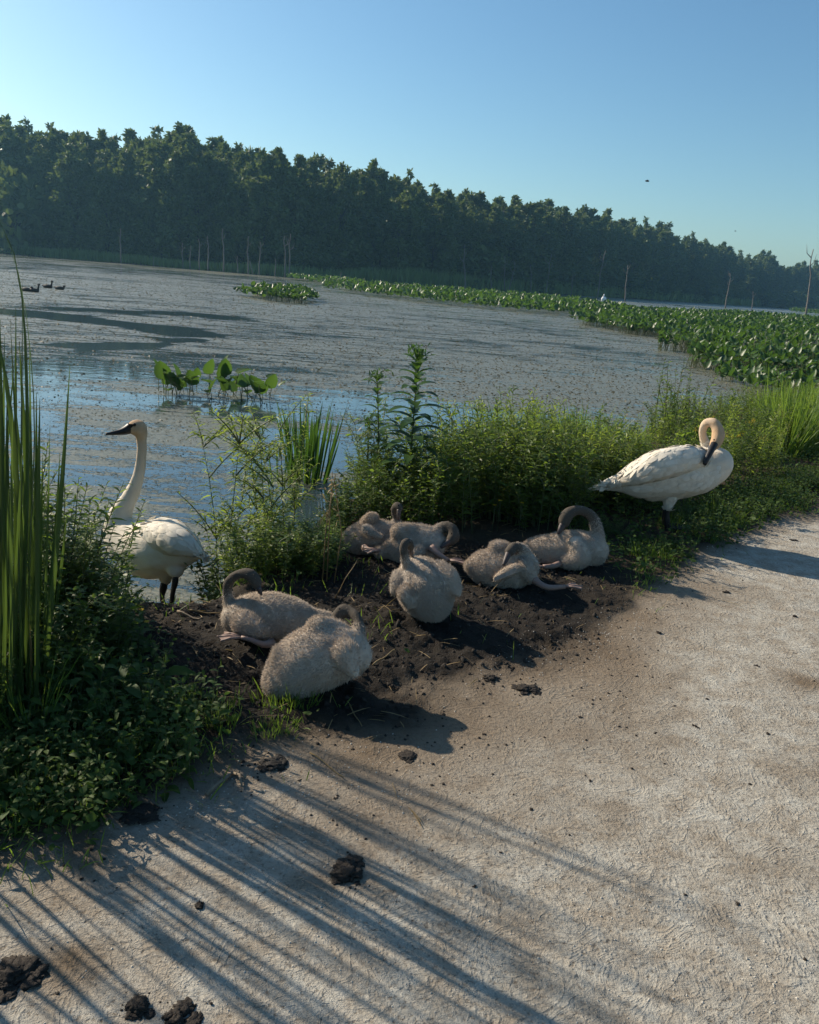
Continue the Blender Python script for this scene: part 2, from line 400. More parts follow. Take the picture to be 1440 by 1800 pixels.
def ground_mat():
    mt, nt, b = new_mat('ground')
    pos = N(nt, 'ShaderNodeNewGeometry').outputs['Position']
    a_m, a_b, a_s = attr(nt, 'mud'), attr(nt, 'bank'), attr(nt, 'stain')
    n0 = noise(nt, pos, 1.3, 4, 0.6); n1 = noise(nt, pos, 9, 6, 0.65); n2 = noise(nt, pos, 60, 5, 0.7); n3 = noise(nt, pos, 190, 3, 0.6)
    path = mixc(nt, ramp(nt, n0, [(0.3, (0, 0, 0)), (0.7, (1, 1, 1))]), (0.36, 0.34, 0.29), (0.475, 0.455, 0.395))
    path = mixc(nt, ramp(nt, n1, [(0.38, (1, 1, 1)), (0.62, (0, 0, 0))]), path, (0.30, 0.26, 0.205))
    path = mixc(nt, ramp(nt, n2, [(0.30, (1, 1, 1)), (0.46, (0, 0, 0))]), path, (0.12, 0.095, 0.07))
    path = mixc(nt, ramp(nt, n2, [(0.58, (0, 0, 0)), (0.72, (0.6, 0.6, 0.6))]), path, (0.60, 0.55, 0.46))
    brown = mixc(nt, n1, (0.085, 0.058, 0.036), (0.22, 0.16, 0.10))
    f = math_(nt, 'MULTIPLY', a_s, math_(nt, 'ADD', 0.35, math_(nt, 'MULTIPLY', n1, 1.0)), True)
    c = mixc(nt, f, path, brown)
    soil = mixc(nt, n1, (0.022, 0.018, 0.012), (0.075, 0.055, 0.034))
    c = mixc(nt, a_b, c, soil)
    mudc = mixc(nt, n2, (0.007, 0.006, 0.005), (0.030, 0.024, 0.018))
    c = mixc(nt, a_m, c, mudc)
    nt.links.new(c, b.inputs['Base Color'])
    b.inputs['Roughness'].default_value = 0.92; b.inputs['Specular IOR Level'].default_value = 0.2
    nb = bump(nt, noise(nt, pos, 26, 4, 0.6, 0.6), 0.55, 0.010)
    nb = bump(nt, n2, 1.0, 0.011, nb)
    nb = bump(nt, n3, 0.8, 0.004, nb)
    wv = N(nt, 'ShaderNodeTexWave'); wv.wave_type = 'BANDS'; wv.inputs['Scale'].default_value = 21; wv.inputs['Distortion'].default_value = 9; wv.inputs['Detail'].default_value = 2; wv.inputs['Detail Scale'].default_value = 1.2
    nt.links.new(pos, wv.inputs['Vector'])
    nb = bump(nt, math_(nt, 'MULTIPLY', wv.outputs[1], math_(nt, 'MULTIPLY', attr(nt, 'tread'), ramp(nt, noise(nt, pos, 11, 3), [(0.42, (0, 0, 0)), (0.62, (1, 1, 1))]))), 0.30, 0.006, nb)
    n5 = noise(nt, pos, 5.0, 3, 0.55, 2.5)
    nb = bump(nt, ramp(nt, n5, [(0.46, (0, 0, 0)), (0.50, (1, 1, 1)), (0.54, (0, 0, 0))]), 0.35, 0.012, nb)
    nt.links.new(nb, b.inputs['Normal'])
    return mt
M['ground'] = ground_mat()
P3 = np.stack([X.ravel(), Y.ravel(), Z.ravel()], -1)
tread_ = np.zeros(len(P3))
for (a_, b_, r1, r2, an) in ((1110, 1450, .085, .045, .5), (1240, 1490, .15, .05, .9), (1190, 1590, .12, .05, -.4), (880, 1575, .12, .05, .7), (1340, 1560, .14, .05, .2), (1380, 1420, .13, .05, 1.2), (1180, 1330, .13, .05, .3), (1040, 1690, .12, .05, .9), (1290, 1270, .14, .06, .1), (960, 1480, .12, .05, -.6), (1400, 1660, .13, .05, .6), (1230, 1410, .14, .05, -.2)):
    p_ = gp(a_, b_); dx, dy = P3[:, 0] - p_[0], P3[:, 1] - p_[1]; u_ = dx * math.cos(an) + dy * math.sin(an); v_ = -dx * math.sin(an) + dy * math.cos(an)
    tread_ = np.maximum(tread_, smooth(1.25, .8, (u_ / r1) ** 2 + (v_ / r2) ** 2))
for k, nm in enumerate(['path', 'mud', 'bank', 'pond_bed', 'far_shore']):
    q = quads[cls == k]; used = np.unique(q); rm = np.zeros(len(P3), int); rm[used] = np.arange(len(used))
    g = Geo(); g.add(P3[used], rm[q])
    tag(g.obj(nm, M['ground'], attrs={'tread': tread_[used], 'mud': mud_.ravel()[used], 'bank': bank_.ravel()[used], 'stain': stain_.ravel()[used]}), kind='structure')

# ------------------------------------------------------------------ water
wx = grow(-8, 10, 0.12, -700, 1100, 1.035); wy = grow(0.5, 16, 0.12, -8, 700, 1.03)
X, Y = np.meshgrid(wx, wy); ny, nx = X.shape
idx = (np.arange(ny - 1)[:, None] * nx + np.arange(nx - 1)[None]).ravel()
q = np.stack([idx, idx + 1, idx + nx + 1, idx + nx], -1)
x, y = X.ravel(), Y.ravel()
n_a = fbm(x * 0.11, y * 0.16, 31, 5); n_b = fbm(x * 0.5, y * 0.9, 33, 4); n_c = fbm(x * 0.03, y * 0.06, 35, 3)
def mat_field(x, y):
    n_a = fbm(x * 0.11, y * 0.16, 31, 5); n_b = fbm(x * 0.5, y * 0.9, 33, 4); n_c = fbm(x * 0.03, y * 0.06, 35, 3)
    mt = 0.33 + 0.45 * smooth(9.0, 17, y + (n_a - 0.5) * 6 + x * 0.2) + (n_a - 0.5) * 0.75 + (n_b - 0.5) * 0.9
    mt = mt - smooth(45, 95, y) * (0.10 + 0.9 * (0.55 - n_c))
    for line, wd in (([(-80, 541), (60, 553), (160, 563), (250, 573), (330, 588)], 0.7), ([(150, 610), (240, 606), (345, 598)], 0.38),
                     ([(150, 545), (300, 552), (370, 556)], 0.6), ([(-60, 600), (90, 607), (180, 611)], 0.25)):
        pl = [tuple(gp(a, b, WATER)[:2]) for a, b in line]
        d = np.abs(signed_dist(x, y, pl)); mt = mt - 1.3 * smooth(wd * 1.5, wd * 0.6, d + (n_b - 0.5) * 1.8)
    p = [tuple(gp(a, b, WATER)[:2]) for a, b in [(70, 725), (180, 715), (320, 722), (430, 740), (400, 765), (200, 752)]]
    mt = mt + 0.36 * smooth(-0.4, 0.2, poly_dist(x, y, p) + (n_b - 0.5))
    return mt
mt_ = mat_field(x, y)
def water_mat():
    mt, nt, b = new_mat('pond_water')
    pos = N(nt, 'ShaderNodeNewGeometry').outputs['Position']
    mp = N(nt, 'ShaderNodeMapping'); nt.links.new(pos, mp.inputs[0]); mp.inputs['Scale'].default_value = (1, 1.6, 1)
    v = mp.outputs[0]
    s1 = noise(nt, v, 13, 5, 0.75); s2 = noise(nt, v, 1.1, 4, 0.6); s3 = noise(nt, v, 24, 3, 0.6)
    k = math_(nt, 'ADD', attr(nt, 'mat'), math_(nt, 'MULTIPLY', math_(nt, 'SUBTRACT', s1, 0.5), 1.5))
    k = math_(nt, 'ADD', k, math_(nt, 'MULTIPLY', math_(nt, 'SUBTRACT', s2, 0.5), 0.9))
    mp2 = N(nt, 'ShaderNodeMapping'); nt.links.new(pos, mp2.inputs[0]); mp2.inputs['Scale'].default_value = (0.22, 1.5, 1); mp2.inputs['Rotation'].default_value = (0, 0, -0.12)
    s4 = noise(nt, mp2.outputs[0], 1.0, 5, 0.6, 0.8)
    line = ramp(nt, s4, [(0.455, (0, 0, 0)), (0.485, (1, 1, 1)), (0.515, (0, 0, 0))])
    k = math_(nt, 'SUBTRACT', k, math_(nt, 'MULTIPLY', line, 0.6))
    s5 = noise(nt, mp2.outputs[0], 3.1, 4, 0.6, 0.5)
    k = math_(nt, 'ADD', k, math_(nt, 'MULTIPLY', math_(nt, 'SUBTRACT', s5, 0.5), 1.1))
    cov = ramp(nt, k, [(0.44, (0, 0, 0)), (0.56, (1, 1, 1))])
    weed = mixc(nt, ramp(nt, s3, [(0.3, (0, 0, 0)), (0.7, (1, 1, 1))]), (0.05, 0.062, 0.042), (0.20, 0.19, 0.135))
    c = mixc(nt, cov, (0.030, 0.050, 0.058), weed)
    nt.links.new(c, b.inputs['Base Color'])
    nt.links.new(math_(nt, 'ADD', 0.07, math_(nt, 'MULTIPLY', cov, 0.33)), b.inputs['Roughness'])
    b.inputs['IOR'].default_value = 1.55
    nb = bump(nt, noise(nt, v, 2.2, 3, 0.5), 0.10, 0.03)
    h = math_(nt, 'MULTIPLY', cov, s3)
    nb = bump(nt, h, 0.40, 0.02, nb)
    nt.links.new(nb, b.inputs['Normal'])
    return mt
M['water'] = water_mat()
g = Geo(); g.add(np.stack([x, y, np.full_like(x, WATER)], -1), q)
tag(g.obj('pond_water', M['water'], attrs={'mat': mt_}), kind='structure')

# floating weed scraps: far too many to count
g = Geo()
n = 150000
yy = 4.2 * np.exp(rng.random(n) * math.log(90 / 4.2)); xx = (rng.random(n) - 0.5) * (1.25 * yy) + 0.02 * yy
wd = signed_dist(xx, yy, SHORE)
mf = mat_field(xx, yy)
keep = (wd > 0.25) & (rng.random(n) < np.clip(mf * 1.0 + 0.02, 0.02, 1))
xx, yy = xx[keep], yy[keep]; n = len(xx)
sz = np.clip(yy, 5, 60) ** 0.5 * rng.uniform(0.0025, 0.0085, n) * np.clip(yy / 14, .5, 1)
a = rng.random(n) * 6.283
el = np.abs(rng.normal(0, 0.16, n))
leaves(g, np.stack([xx, yy, np.full(n, WATER + 0.004)], -1), np.stack([np.cos(a), np.sin(a), el], -1), sz * 1.7, sz, 2, 0.0, None, 'oval', rng.random(n))
tag(g.obj('floating_weeds', M['scum']), kind='stuff')

# ------------------------------------------------------------------ far wood
def tree_proto(seed, hgt=20.0, wid=3.6, nleaf=4200, low=0.10):
    r = np.random.default_rng(seed)
    tg = Geo(); lean = r.normal(0, 0.4, 2)
    ts = np.linspace(0, 1, 8)
    pts = np.stack([lean[0] * ts ** 2 + 0.2 * np.sin(ts * 5 + seed), lean[1] * ts ** 2, ts * hgt * 0.9], -1)
    tube(tg, pts, 0.26 * (1 - ts * 0.85), 7)
    cg = Geo()
    nb = 130; nl_ = 8
    la = r.random(nl_) * 6.283; lr = wid * 0.85 * np.sqrt(r.random(nl_)); lt = r.uniform(0.74, 0.97, nl_); lr[0] *= 0.3; lt[0] = 1.0
    for k in range(nb):
        if k < 62:                                   # body of the crown
            t = r.random() ** 0.85 * 0.80
            env = wid * (0.70 + 0.45 * math.sin(math.pi * min(1, t * 1.05 + 0.10)))
            an = r.random() * 6.283; rad = env * math.sqrt(r.random())
        else:                                        # leaders that make the ragged top
            j = int(r.integers(nl_)); q_ = r.random(); t = lt[j] - 0.26 * q_
            an = la[j]; rad = max(0, lr[j] + r.normal(0, 0.25 + 0.75 * q_)); an += r.normal(0, 0.1 + 0.25 * q_)
        z_ = (low + (0.985 - low) * t) * hgt
        c = np.array([math.cos(an) * rad + lean[0] * t, math.sin(an) * rad + lean[1] * t, z_])
        br = r.uniform(0.5, 1.15) * (0.95 if k < 62 else 0.46 + 0.42 * q_)
        if k % 3 == 0: tube(tg, np.stack([[lean[0] * t, lean[1] * t, max(0.5, z_ - rad * 0.7 - 0.4)], c * 0.6 + np.array([lean[0] * t, lean[1] * t, z_ - 0.3]) * 0.4, c]), [0.09, 0.06, 0.03], 4)
        nl = nleaf // nb
        dv = norm(r.normal(0, 1, (nl, 3))); rr = br * r.random(nl) ** 0.6 * 1.3
        p = c + dv * rr[:, None] * np.array([1.1, 1.1, 1.15])
        d = norm(dv * 0.6 + r.normal(0, 0.8, (nl, 3)) + [0, 0, 0.25])
        leaves(cg, p, d, r.uniform(0.42, 0.95, nl), r.uniform(0.24, 0.50, nl), 2, 0.1, norm(dv + r.normal(0, 0.6, (nl, 3))), 'oval', np.clip(r.random(nl) * 0.75 + 0.25 * r.random(), 0, 1))
    return [('trunk', tg.mesh('trunk', M['bark'])), ('crown', cg.mesh('crown', M['tree'], False))]
def place(parts, name, loc, label, cat, group=None, rz=0.0, sc=1.0, tilt=(0, 0)):
    o = empty(name, loc, label, cat, group)
    o.rotation_euler = (tilt[0], tilt[1], rz); o.scale = sc if hasattr(sc, '__len__') else (sc, sc, sc)
    for pn, me in parts:
        c_ = link(pn, me, o)
        if pn in ('foliage', 'stems', 'blades', 'flowers'): c_['kind'] = 'stuff'
    return o
PROFILE = [(-120, 190), (0, 205), (50, 215), (100, 222), (160, 235), (230, 238), (320, 230), (400, 255), (450, 262), (510, 268), (560, 275), (640, 290), (700, 305), (760, 320), (820, 340),
           (860, 348), (950, 358), (1050, 372), (1150, 395), (1190, 412), (1250, 428), (1330, 447), (1360, 462), (1400, 462), (1440, 474), (1560, 500)]
def top_px(px): return float(np.interp(px, [a for a, _ in PROFILE], [b for _, b in PROFILE]))
protos = [tree_proto(100 + k, 20.0, 3.4 + 0.35 * (k % 4), 6800, 0.03 + 0.02 * (k % 3)) for k in range(8)]
def tree_where(px):
    return ('at the near left end of the wood', 'above the far pale leaf patch', 'behind the row of thin dead trunks', 'above the small leaf island', 'behind the start of the long leaf band', 'above the thin far leaf patch',
             'behind the forked dead trunk', 'behind the egret', 'where the wood drops toward the right', 'beside the tall crooked snag')[int(np.clip(np.searchsorted([70, 250, 400, 520, 700, 900, 1020, 1130, 1340], px), 0, 9))]
def tree_label(px, row):
    where = tree_where(px)
    return ('leafy tree in the front rank ', 'leafy tree in the middle rank ', 'back rank tree, only its top showing, ')[row] + where
px = -70.0; nt_ = 0
while px < 1530:
    for row in range(3):
        p_ = px + rng.normal(0, 6) + row * 5
        D = far_d(p_) + 9 + row * 9 + rng.normal(0, 1.5)
        tp = at(p_, top_px(p_) + rng.normal(2, 6) + (row == 0) * rng.uniform(0, 30) + (rng.random() < .15) * rng.uniform(0, 30), D)
        hgt = tp[2] - 0.3
        s = hgt / 20.0
        x_, y_ = at(p_, hy(p_), D)[:2]
        sx = max(0.8, min(1.3, s)) * rng.uniform(0.85, 1.2)
        place(protos[int(rng.integers(8))], 'broadleaf_tree', (x_, y_, 0.2), tree_label(p_, row), 'tree', 'trees of the wood across the pond',
              rng.random() * 6.28, (sx, sx, s * rng.uniform(0.96, 1.03)))
        nt_ += 1
    px += 2.7 / (far_d(px) + 10) * F
# bushes at the foot of the wood
shrub = [tree_proto(300 + k, 5.0, 1.9, 1500, 0.02) for k in range(3)]
for k in range(125):     # dark scrub under the trees
    p_ = -60 + 1580 * (k / 125) ** 1.0 + rng.normal(0, 5); D = far_d(p_) + rng.uniform(7, 20); x_, y_ = at(p_, hy(p_), D)[:2]; s = rng.uniform(.8, 1.35)
    place(shrub[k % 3], 'understory_bush', (x_, y_, 0.2), 'dark scrub bush low ' + tree_where(p_), 'bush', 'scrub under the far wood', rng.random() * 6, (s * 1.35, s * 1.35, s))
for (bx, s, dd) in ((16, 1.9, -2), (520, 0.85, 2), (575, 0.8, 3), (932, 1.1, 2), (828, 1.9, 4), (1340, 1.3, 4), (1300, 1.0, 5), (1395, 1.6, -30), (1350, 1.3, -10), (1425, 1.4, -40), (1375, 1.0, -35)):
    D = far_d(bx) + 3 + dd; x_, y_ = at(bx, hy(bx), D)[:2]
    left = bx < 100
    place(shrub[int(rng.integers(3))], 'shoreline_bush', (x_, y_, -0.1), 'leafy tree at the near edge of the wood, furthest left' if left else 'rounded pale bush in front of the dark wood on the far shore', 'tree' if left else 'bush',
          None if left else 'bushes at the foot of the far wood', rng.random() * 6, (s * 1.1, s * 1.1, s * (1.35 if left else 0.8)))
# reed belt on the far shore
g = Geo(); n = 16000
pxs = rng.uniform(-60, 1520, n); Dd = np.interp(pxs, [a for a, _ in FAR_D], [b for _, b in FAR_D])
dep = rng.random(n) * 8 - 0.5
Dd = Dd + dep
bx = np.array([at(p, hy(p), d)[:2] for p, d in zip(pxs, Dd)])
hh = rng.uniform(1.2, 2.3, n) * np.interp(pxs, [0, 400, 700, 1440], [0.8, 0.7, 1.35, 1.6]) * (0.7 + 0.6 * fbm(bx[:, 0] * 0.09, bx[:, 1] * 0.09, 50, 3))
leaves(g, np.c_[bx, np.full(n, -0.3)], np.c_[rng.normal(0, 0.12, (n, 2)), np.ones(n)], hh, rng.uniform(0.15, 0.30, n) * (Dd / 160), 2, 0.05, np.c_[rng.normal(0, 1, (n, 2)), np.zeros(n)], 'blade', rng.random(n))
tag(g.obj('far_reeds', M['reed']), kind='stuff')

# standing dead trunks in the water
DEAD = [(212, 457, 212, 402, 0), (322, 470, 320, 427, 0), (334, 471, 335, 432, 0), (351, 472, 350, 420, 0), (366, 474, 366, 415, 0), (394, 477, 392, 402, 0), (419, 480, 417, 450, 0),
        (437, 482, 436, 415, 0), (445, 483, 439, 458, 0), (456, 482, 458, 425, 1), (484, 486, 485, 455, 0), (502, 487, 501, 415, 0), (508, 488, 511, 411, 0), (818, 510, 816, 430, 0),
        (864, 512, 863, 466, 0), (889, 512, 887, 450, 0), (896, 513, 907, 459, 1), (935, 515, 934, 466, 0), (961, 516, 970, 446, 0), (1004, 520, 1008, 481, 1), (1050, 524, 1063, 440, 0),
        (1099, 530, 1103, 466, 1), (1275, 542, 1285, 480, 1), (1322, 545, 1325, 512, 0), (1417, 556, 1430, 438, 2), (270, 462, 270, 450, 0), (599, 497, 600, 478, 0)]
for i, (bx, by, tx, ty, fork) in enumerate(DEAD):
    b = gp(bx, by, WATER)
    if b[1] > far_d(bx) - 4: b = at(bx, hy(bx), far_d(bx) - 4); b[2] = WATER
    t = at(tx, ty, b[1]); L = t[2] - b[2]
    g = Geo(); ts = np.linspace(0, 1, 9)
    pts = b[None] * (1 - ts)[:, None] + t[None] * ts[:, None]
    pts[:, 0] += 0.022 * L * (np.sin(ts * 7 + i) + .6 * np.sin(ts * 17 + 2 * i)) * ts; pts[0, 2] -= 0.5
    tube(g, pts, (0.011 * L + 0.045) * (1 - 0.72 * ts) + 0.02, 6)
    o = empty('dead_tree', b, 'bare dead trunk standing in the far water before the dark wood', 'dead tree', 'bare dead trunks in the pond')
    if i == 24: o['label'] = 'tall bare snag with crooked tip standing by the right end of the wood'; del o['group']
    if fork == 1: o['label'] = 'dead trunk with a forked top standing in the far water'; o['group'] = 'forked dead trunks in the pond'
    g.obj('trunk', M['dead'], o, origin=b)
    br = Geo(); nb = 2 if fork else 1
    for k in range(nb + int(rng.integers(0, 2))):
        s0 = pts[6 - (k % 3)] if not fork else pts[7 - k]
        dx = (1 if (k + i) % 2 else -1) * L * rng.uniform(0.05, 0.13)
        tube(br, np.array([s0, s0 + [dx * 0.7, rng.normal(0, 0.1), L * 0.06], s0 + [dx, 0, L * rng.uniform(0.12, 0.2)]]), [0.006 * L + 0.02, 0.005 * L + 0.012, 0.012], 5)
    br.obj('branch', M['dead'], o, origin=b)

# ------------------------------------------------------------------ spatterdock (broad heart-shaped leaves on stalks)
def pads(g, base, tip_z, L, az, tilt, rnd, seed=0):
    """heart-shaped leaf blades: centre fold, two lobes"""
    n = len(base)
    u = np.array([-0.16, 0.0, 0.2, 0.5, 0.8, 1.0]); hw = np.array([0.26, 0.36, 0.42, 0.37, 0.20, 0.02])
    d = np.stack([np.cos(az) * np.cos(tilt), np.sin(az) * np.cos(tilt), np.sin(tilt)], -1)
    s = np.stack([-np.sin(az), np.cos(az), np.zeros(n)], -1); up = np.cross(d, s) * -1
    up = np.where(up[:, 2:] < 0, -up, up)
    c = base.copy(); c[:, 2] = tip_z
    ctr = c[:, None] + d[:, None] * (u * 1.0)[None, :, None] * L[:, None, None]
    ctr[:, 0] += d * (0.10 * L)[:, None]                      # notch between the lobes
    ctr = ctr - up[:, None] * (0.10 * u ** 2)[None, :, None] * L[:, None, None]
    lift = up[:, None] * (hw * 0.5)[None, :, None] * L[:, None, None]
    l = ctr - s[:, None] * hw[None, :, None] * L[:, None, None] + lift
    r = ctr + s[:, None] * hw[None, :, None] * L[:, None, None] + lift
    v = np.stack([l, ctr, r], 2).reshape(-1, 3)
    b = (np.arange(n) * 18)[:, None] + (np.arange(5) * 3)[None]; b = b.ravel()
    q = np.concatenate([np.stack([b, b + 1, b + 4, b + 3], -1), np.stack([b + 1, b + 2, b + 5, b + 4], -1)])
    g.add(v, q, None, np.repeat(rnd, 18))
def stalks(g, foot, head, r=0.006):
    n = len(foot); t = np.linspace(0, 1, 3)
    c = foot[:, None] * (1 - t)[None, :, None] + head[:, None] * t[None, :, None]
    bow = (head - foot) * np.array([1, 1, 0]); c[:, 1] -= bow * 0.25
    an = np.arange(3) * 2.094
    ring = c[:, :, None] + r * np.stack([np.cos(an), np.sin(an), 0 * an], -1)[None, None]
    b = (np.arange(n) * 9)[:, None, None] + (np.arange(2) * 3)[None, :, None]; j = np.arange(3)[None, None]
    q = np.stack([b + j, b + (j + 1) % 3, b + 3 + (j + 1) % 3, b + 3 + j], -1).reshape(-1, 4)
    g.add(ring.reshape(-1, 3), q, None, 0.3)
# one leaf mesh with its stalk per variant, for the leaves that can be told apart
def pad_leaf(seed, L, hgt, lean, tilt):
    g = Geo(); r = np.random.default_rng(seed)
    hd = np.array([[lean, 0, hgt]])
    pads(g, hd, np.array([hgt]), np.array([L]), np.array([0.0]), np.array([tilt]), np.array([r.random()]))
    lf = g.mesh('leaf', M['lily'])
    g = Geo(); stalks(g, np.array([[0, 0, -0.15]]), hd, 0.008); st = g.mesh('stalk', M['stem'])
    return lf, st
PADS = [pad_leaf(k, 0.24 + 0.03 * (k % 4), 0.12 + 0.06 * (k % 5), 0.10 * (k % 3), [0.9, 1.2, 0.7, 1.35, 0.4, 1.05][k % 6]) for k in range(12)]
def pad_child(root, x, y, rz, sc, k):
    for nm, me in zip(('leaf', 'stalk'), PADS[k]):
        o = link(nm, me, root); o.location = (x, y, 0); o.rotation_euler = (0, 0, rz); o.scale = (sc, sc, sc)
# near clump in the open water
c0 = gp(380, 700, WATER)
cl = empty('spatterdock_clump', c0, 'clump of broad heart-shaped leaves on stalks standing in open water', 'water plant')
for k, bxp in enumerate(np.r_[np.linspace(283, 345, 18), np.linspace(362, 478, 28)]):
    p = gp(bxp + rng.normal(0, 4), 699 + (bxp - 380) * 0.06 + rng.normal(0, 5), WATER)
    pad_child(cl, p[0] - c0[0], p[1] - c0[1], rng.choice([-1.3, -2.0, -0.6, 2.6, 0.4]) + rng.normal(0, 0.4), rng.uniform(0.55, 0.95), int(rng.integers(12)))
# leaves rising behind the bank weeds
c0 = np.array([1.0, 8.6, WATER])
cl = empty('spatterdock_clump', c0, 'few broad leaves rising at the water behind the thick bank weeds', 'water plant')
for k in range(9):
    pad_child(cl, rng.normal(0, 0.35), rng.normal(0, 0.25), rng.random() * 6.28, rng.uniform(0.75, 0.9), int(rng.integers(12)))
# the big bed on the right with the long arm across the pond
def bed(name, poly_px, label, dens, hgt, big=0, scale=1.0):
    poly = [tuple(gp(a, b, WATER)[:2]) for a, b in poly_px]
    P = np.array(poly); lo, hi = P.min(0), P.max(0)
    nn = int((hi - lo).prod() * dens); nn = min(nn, 400000)
    xy = lo + rng.random((nn, 2)) * (hi - lo)
    dp = poly_dist(xy[:, 0], xy[:, 1], poly) + (fbm(xy[:, 0] * 0.35, xy[:, 1] * 0.35, 61, 3) - 0.5) * 3.0 * scale
    # further away, fewer and larger tufts of leaf do
    keep = (dp > 0) & (rng.random(nn) < np.clip(30.0 / xy[:, 1], 0.12, 1)) & (np.abs(xy[:, 0] - 0.02 * xy[:, 1]) < xy[:, 1] * 0.56 + 4) & (signed_dist(xy[:, 0], xy[:, 1], SHORE) > 0.3)
    xy = xy[keep]; o_ = np.argsort(xy[:, 1]); xy = xy[o_]
    c0 = np.array([xy[0][0], xy[0][1], WATER])
    root = empty(name, c0, label, 'water plants')
    k = min(big, len(xy))
    for i in range(k):
        pad_child(root, xy[i][0] - c0[0], xy[i][1] - c0[1], rng.random() * 6.28, rng.uniform(0.52, 0.76), int(rng.integers(12)))
    xy = xy[k:]; n = len(xy)
    if n:
        big_ = np.clip(xy[:, 1] / 30, 1, 3.2) ** 0.6
        hz = WATER + hgt * rng.uniform(0.35, 1.05, n) * (0.7 + 0.6 * fbm(xy[:, 0] * 0.25, xy[:, 1] * 0.25, 66, 2))
        base = np.c_[xy, hz]
        g = Geo(); pads(g, base, hz, rng.uniform(0.15, 0.25, n) * big_, rng.random(n) * 6.283, rng.normal(0.8, 0.45, n), rng.random(n))
        tag(g.obj('leaves', M['lily'], root, origin=c0), kind='stuff')
        near = xy[:, 1] < 45
        if near.any():
            g = Geo(); ft = np.c_[xy[near] + rng.normal(0, 0.08, (near.sum(), 2)), np.full(near.sum(), WATER - 0.1)]
            stalks(g, ft, base[near], 0.010); tag(g.obj('stalks', M['stem'], root, origin=c0), kind='stuff')
    print(name, 'leaves', n + k)
    return root
bed('spatterdock_bed', [(1225, 655), (1190, 600), (1110, 588), (1040, 572), (1030, 562), (1110, 551), (1300, 557), (1500, 568), (1600, 640), (1500, 690), (1330, 690)],
    'large bed of broad glossy leaves filling the right side of the pond', 24, 0.52, 270)
bed('spatterdock_band', [(588, 512), (700, 527), (850, 543), (1035, 560), (1120, 553), (1000, 532), (860, 523), (740, 514), (600, 503)], 'long narrow band of broad leaves reaching out across the pond', 18, 0.62)
bed('spatterdock_patch', [(420, 520), (470, 529), (530, 534), (562, 530), (530, 521), (460, 514)], 'small island of leaves apart in the mid pond', 34, 0.5, 0, 0.35)
bed('spatterdock_patch', [(505, 490), (580, 503), (640, 503), (620, 497), (560, 492)], 'low leafy patch just behind the start of the long leaf band', 14, 0.6, 0, 0.6)
bed('spatterdock_patch', [(750, 499), (830, 509), (910, 512), (900, 507), (820, 502)], 'thin far leaf patch in front of the reeds', 9, 0.8, 0, 0.6)
bed('spatterdock_patch', [(60, 447), (150, 456), (240, 464), (240, 459), (150, 450)], 'pale leaf patch lying off the far left shore', 9, 0.5, 0, 0.5)
bed('spatterdock_patch', [(1385, 549), (1500, 562), (1500, 556), (1400, 545)], 'small far leaf patch beside the tall crooked snag', 9, 0.8, 0, 0.6)

